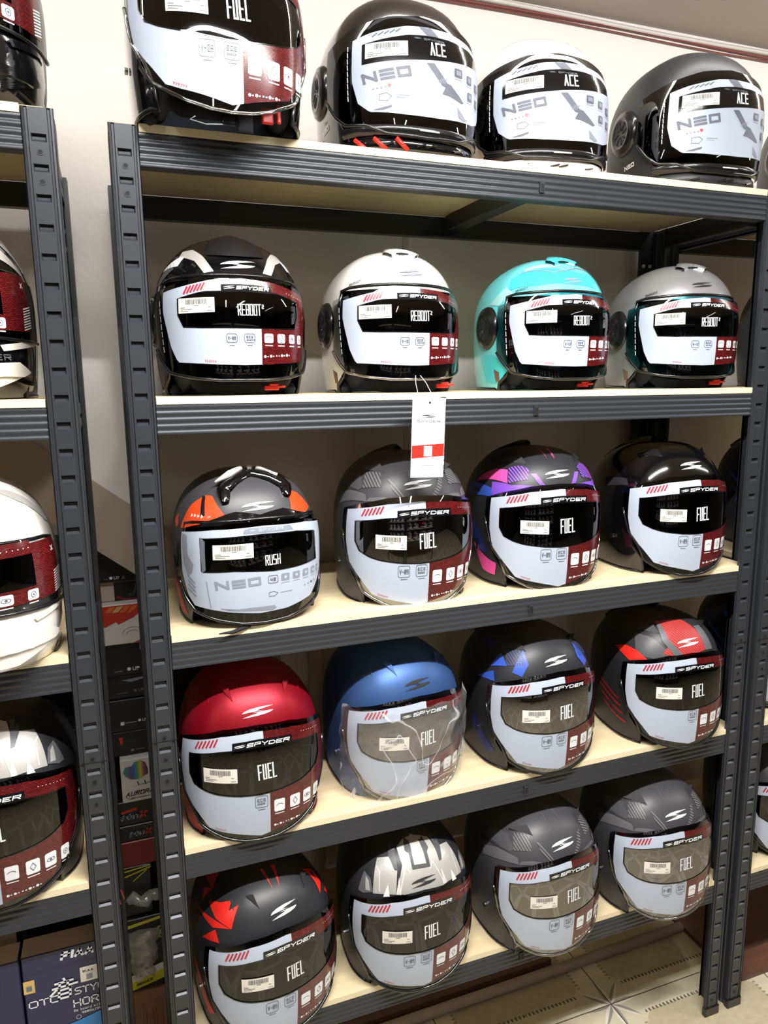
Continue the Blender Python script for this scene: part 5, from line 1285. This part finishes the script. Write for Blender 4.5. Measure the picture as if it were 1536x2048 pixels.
def a9(a, P, P2):
    poly2(a, [(-.12, .288), (-.02, .299), (-.02, .293), (-.12, .280)], P2, 'box_yellow')
    outline(a, [(-.049, .252), (-.042, .270), (-.031, .276), (-.027, .262), (-.034, .244)], .003, P2, 'box_yellow'); poly2(a, [(-.042, .255), (-.037, .267), (-.031, .265), (-.034, .252)], P2, 'box_yellow')
    poly2(a, [(-.12, .165), (-.028, .186), (-.028, .170), (-.12, .147)], P, 'box_white'); poly2(a, [(-.12, .147), (-.028, .170), (-.028, .148), (-.12, .128)], P, 'box_yellow')
    text(a, 'ANCE', -.088, .160, .0056, .0066, .0008, .0014, P2, 'gfx_black', slant=.3, ang=.2); text(a, 'RMANCE', -.094, .140, .0050, .006, .0008, .0012, P2, 'gfx_black', slant=.3, ang=.22)
carton(-.16, -.026, Y0 - .02, Y0 + .2, .127, .301, 'box_black', 'black box with yellow and white bands near the floor in the gap', a9)
def a10(a, P, P2): outline(a, [(-.085, .02), (-.085, .085), (-.045, .090), (-.045, .02)], .001, P, 'box_darkred'); text(a, 'HI', -.080, .03, .016, .045, .003, .0012, P, 'box_darkred')
carton(-.16, -.026, Y0 - .015, Y0 + .2, 0, .126, 'box_carton', 'brown cardboard carton on the floor between the racks', a10)
# crumpled clear bag in front of the black and yellow box
bg = MB(); rows = []
for j in range(15):
    t = j / 14.0; wd = .030 * (1 - .55 * t) + .006
    rows.append([(-.078 + wd * math.cos(2 * math.pi * i / 16) + .006 * math.sin(j * .9 + i), Y0 - .034 + .009 * math.sin(2 * math.pi * i / 16) * (1 + .4 * math.sin(j * 2.2 + i * 1.3)), .278 - .105 * t + .004 * math.sin(i * 2.1)) for i in range(16)])
bg.grid(rows, 'bag_plastic', closed=True); tag(bg.build('plastic_bag', None, True), 'crumpled clear plastic bag in front of the black and yellow box', 'bag')
bg = MB(); bg.tube([(-.100 + .012 * i, Y0 - .030 + .004 * math.sin(i * 2), .352 + .006 * math.sin(i * 1.7)) for i in range(7)], [.006, .013, .010, .014, .011, .013, .005], 'bag_plastic', 10)
tag(bg.build('plastic_bag', None, True), 'twisted clear plastic bag above the crumpled one in the gap', 'bag')
# box with barcode-like lines seen behind the satin red helmet
def a11(a, P, P2):
    for i in range(16): stroke(a, (.035 + i * .0055, .900), (.028 + i * .0055 + (i % 3) * .001, .872), .0009, P, 'print_white')
    rect(a, .030, .855, .062, .862, P, 'card_midgrey', 1, 1); outline(a, [(.036, .848), (.060, .852), (.058, .828), (.046, .818), (.038, .826)], .0012, P, 'card_grey'); rect(a, .046, .830, .050, .845, P, 'card_midgrey', 1, 1)
carton(.015, .17, Y0 + .012, Y0 + .22, .60, .905, 'box_black', 'tall black box with fine white lines behind the satin red helmet', a11)

# PIAA horn boxes on the bottom shelf of the left rack
def piaa(sh_):
    def f(a, P, P2):
        rect(a, -.246 + sh_, .5405, -.124 + sh_, .5409, P2, 'gfx_black', 1, 1)
        text(a, 'PIAA', -.1925 + sh_, .551, .0135, .0140, .0012, .0038, P, 'print_white', slant=.15)
        rect(a, -.246 + sh_, .508, -.2305 + sh_, .530, P, 'box_gold', 1, 1); rect(a, -.242 + sh_, .513, -.2345 + sh_, .521, P2, 'card_grey', 1, 1)
        rect(a, -.1665 + sh_, .504, -.1415 + sh_, .530, P, 'label_paper', 1, 1); text(a, 'PIAA', -.1625 + sh_, .5205, .0038, .004, .0008, .0008, P2, 'gfx_black'); rect(a, -.158 + sh_, .508, -.149 + sh_, .517, P2, 'card_midgrey', 1, 1)
        text(a, 'OTO', -.2415 + sh_, .4815, .0135, .0120, .0013, .0019, P, 'print_white'); text(a, 'STYLE', -.1765 + sh_, .4850, .0098, .0125, .0014, .0018, P, 'print_white')
        text(a, 'HORN', -.1800 + sh_, .4635, .0112, .0135, .0018, .0019, P, 'print_white')
        text(a, 'Be heard with', -.1800 + sh_, .4555, .0026, .0048, .0008, .0007, P, 'print_white'); text(a, '400Hz/500Hz', -.1690 + sh_, .4490, .0030, .0042, .0007, .0008, P, 'print_white')
        kx, kz = -.208 + sh_, .485                         # brushed character
        for s_ in (((.018, .034), (.020, .029)), ((.006, .028), (.030, .029)), ((.012, .027), (.011, .021)), ((.024, .028), (.022, .021)), ((.002, .020), (.036, .022)), ((.010, .015), (.009, .001)), ((.010, .015), (.026, .016)), ((.026, .016), (.025, .001)), ((.010, .008), (.025, .0085)), ((.009, .001), (.025, .001)), ((-.002, .010), (.006, .017))):
            stroke(a, (kx + s_[0][0], kz + s_[0][1]), (kx + s_[1][0], kz + s_[1][1]), .0034, P2, 'print_white')
        outline(a, [(-.174 + sh_ + .0035 * math.cos(rad(t)), .445 + .0035 * math.sin(rad(t))) for t in range(0, 360, 30)], .0007, P, 'print_white')
        poly2(a, [(-.215 + sh_, .430), (-.19 + sh_, .436), (-.165 + sh_, .441), (-.14 + sh_, .447), (-.124 + sh_, .452), (-.124 + sh_, .40), (-.20 + sh_, .40)], P, 'box_blue')
    return f
GP = 'navy horn boxes under the left rack'
carton(-.246, -.120, .010, .053, .3435, .570, 'box_navy', 'navy box with white lettering and a gold sticker, nearest the left post', piaa(0), top='box_lid', group=GP)
carton(-.407, -.249, .010, .053, .3435, .568, 'box_navy', 'navy box with white lettering, at the picture’s left bottom corner', piaa(-.161), top='box_lid', group=GP)
def a12(a, P, P2):
    for i in range(26): stroke(a, (-.25 + i * .006, .600), (-.246 + i * .006, .575 + .008 * (i % 2)), .0015, P, 'box_red')
carton(-.26, -.122, .075, .20, .3435, .606, 'box_black', 'black box with red pattern lying behind the navy boxes', a12, group=None)
def a13(a, P, P2):
    text(a, 'BOMX', -.190, .748, .011, .013, .002, .003, P2, 'card_midgrey', slant=.15); rect(a, -.2, .770, -.12, .778, P, 'box_darkred', 1, 1)
carton(-.315, -.128, .290, .355, .6975, .795, 'box_black', 'black box with grey letters behind the silver panelled helmet on the left rack', a13, group=None)

# ------------------------------------------------------------------ on the floor
b = MB(); P = [(-.3, .212), (1.24, .231)]
b.tube([(-.4, .209, .012), (1.24, .229, .012)], .012, 'bumper_strip', 10); tag(b.build('floor_conduit', None, True), 'long pale plastic strip lying on the tiles under the middle rack', 'strip')
b = MB(); b.grid([[(-.4, .232, 0), (-.4, .232, .018), (-.4, .262, .018), (-.4, .262, 0)], [(.86, .250, 0), (.86, .250, .018), (.86, .280, .018), (.86, .280, 0)]], 'brown_board'); b.quadp([(.86, .25, 0), (.86, .28, 0), (.86, .28, .018), (.86, .25, .018)], 'brown_board')
tag(b.build('wooden_batten'), 'brown wooden batten lying behind the pale strip', 'batten')
b = MB(); pts = rrect_pts(1.245, .045, 1.95, .36, .02, 5)
n = len(pts); bb = len(b.v)
for z in (.0, .012):
    for q in pts: b.vert((q[0], q[1], z))
b.face(range(bb + n, bb + 2 * n), 'brown_board')
for i in range(n): b.face((bb + i, bb + (i + 1) % n, bb + n + (i + 1) % n, bb + n + i), 'brown_board')
disc(b, 1.275, .075, .004, lambda x, y: Vector((x, y, .0125)), 'screw_metal'); tag(b.build('base_board'), 'brown board with a rounded corner lying on the floor under the right rack', 'board')
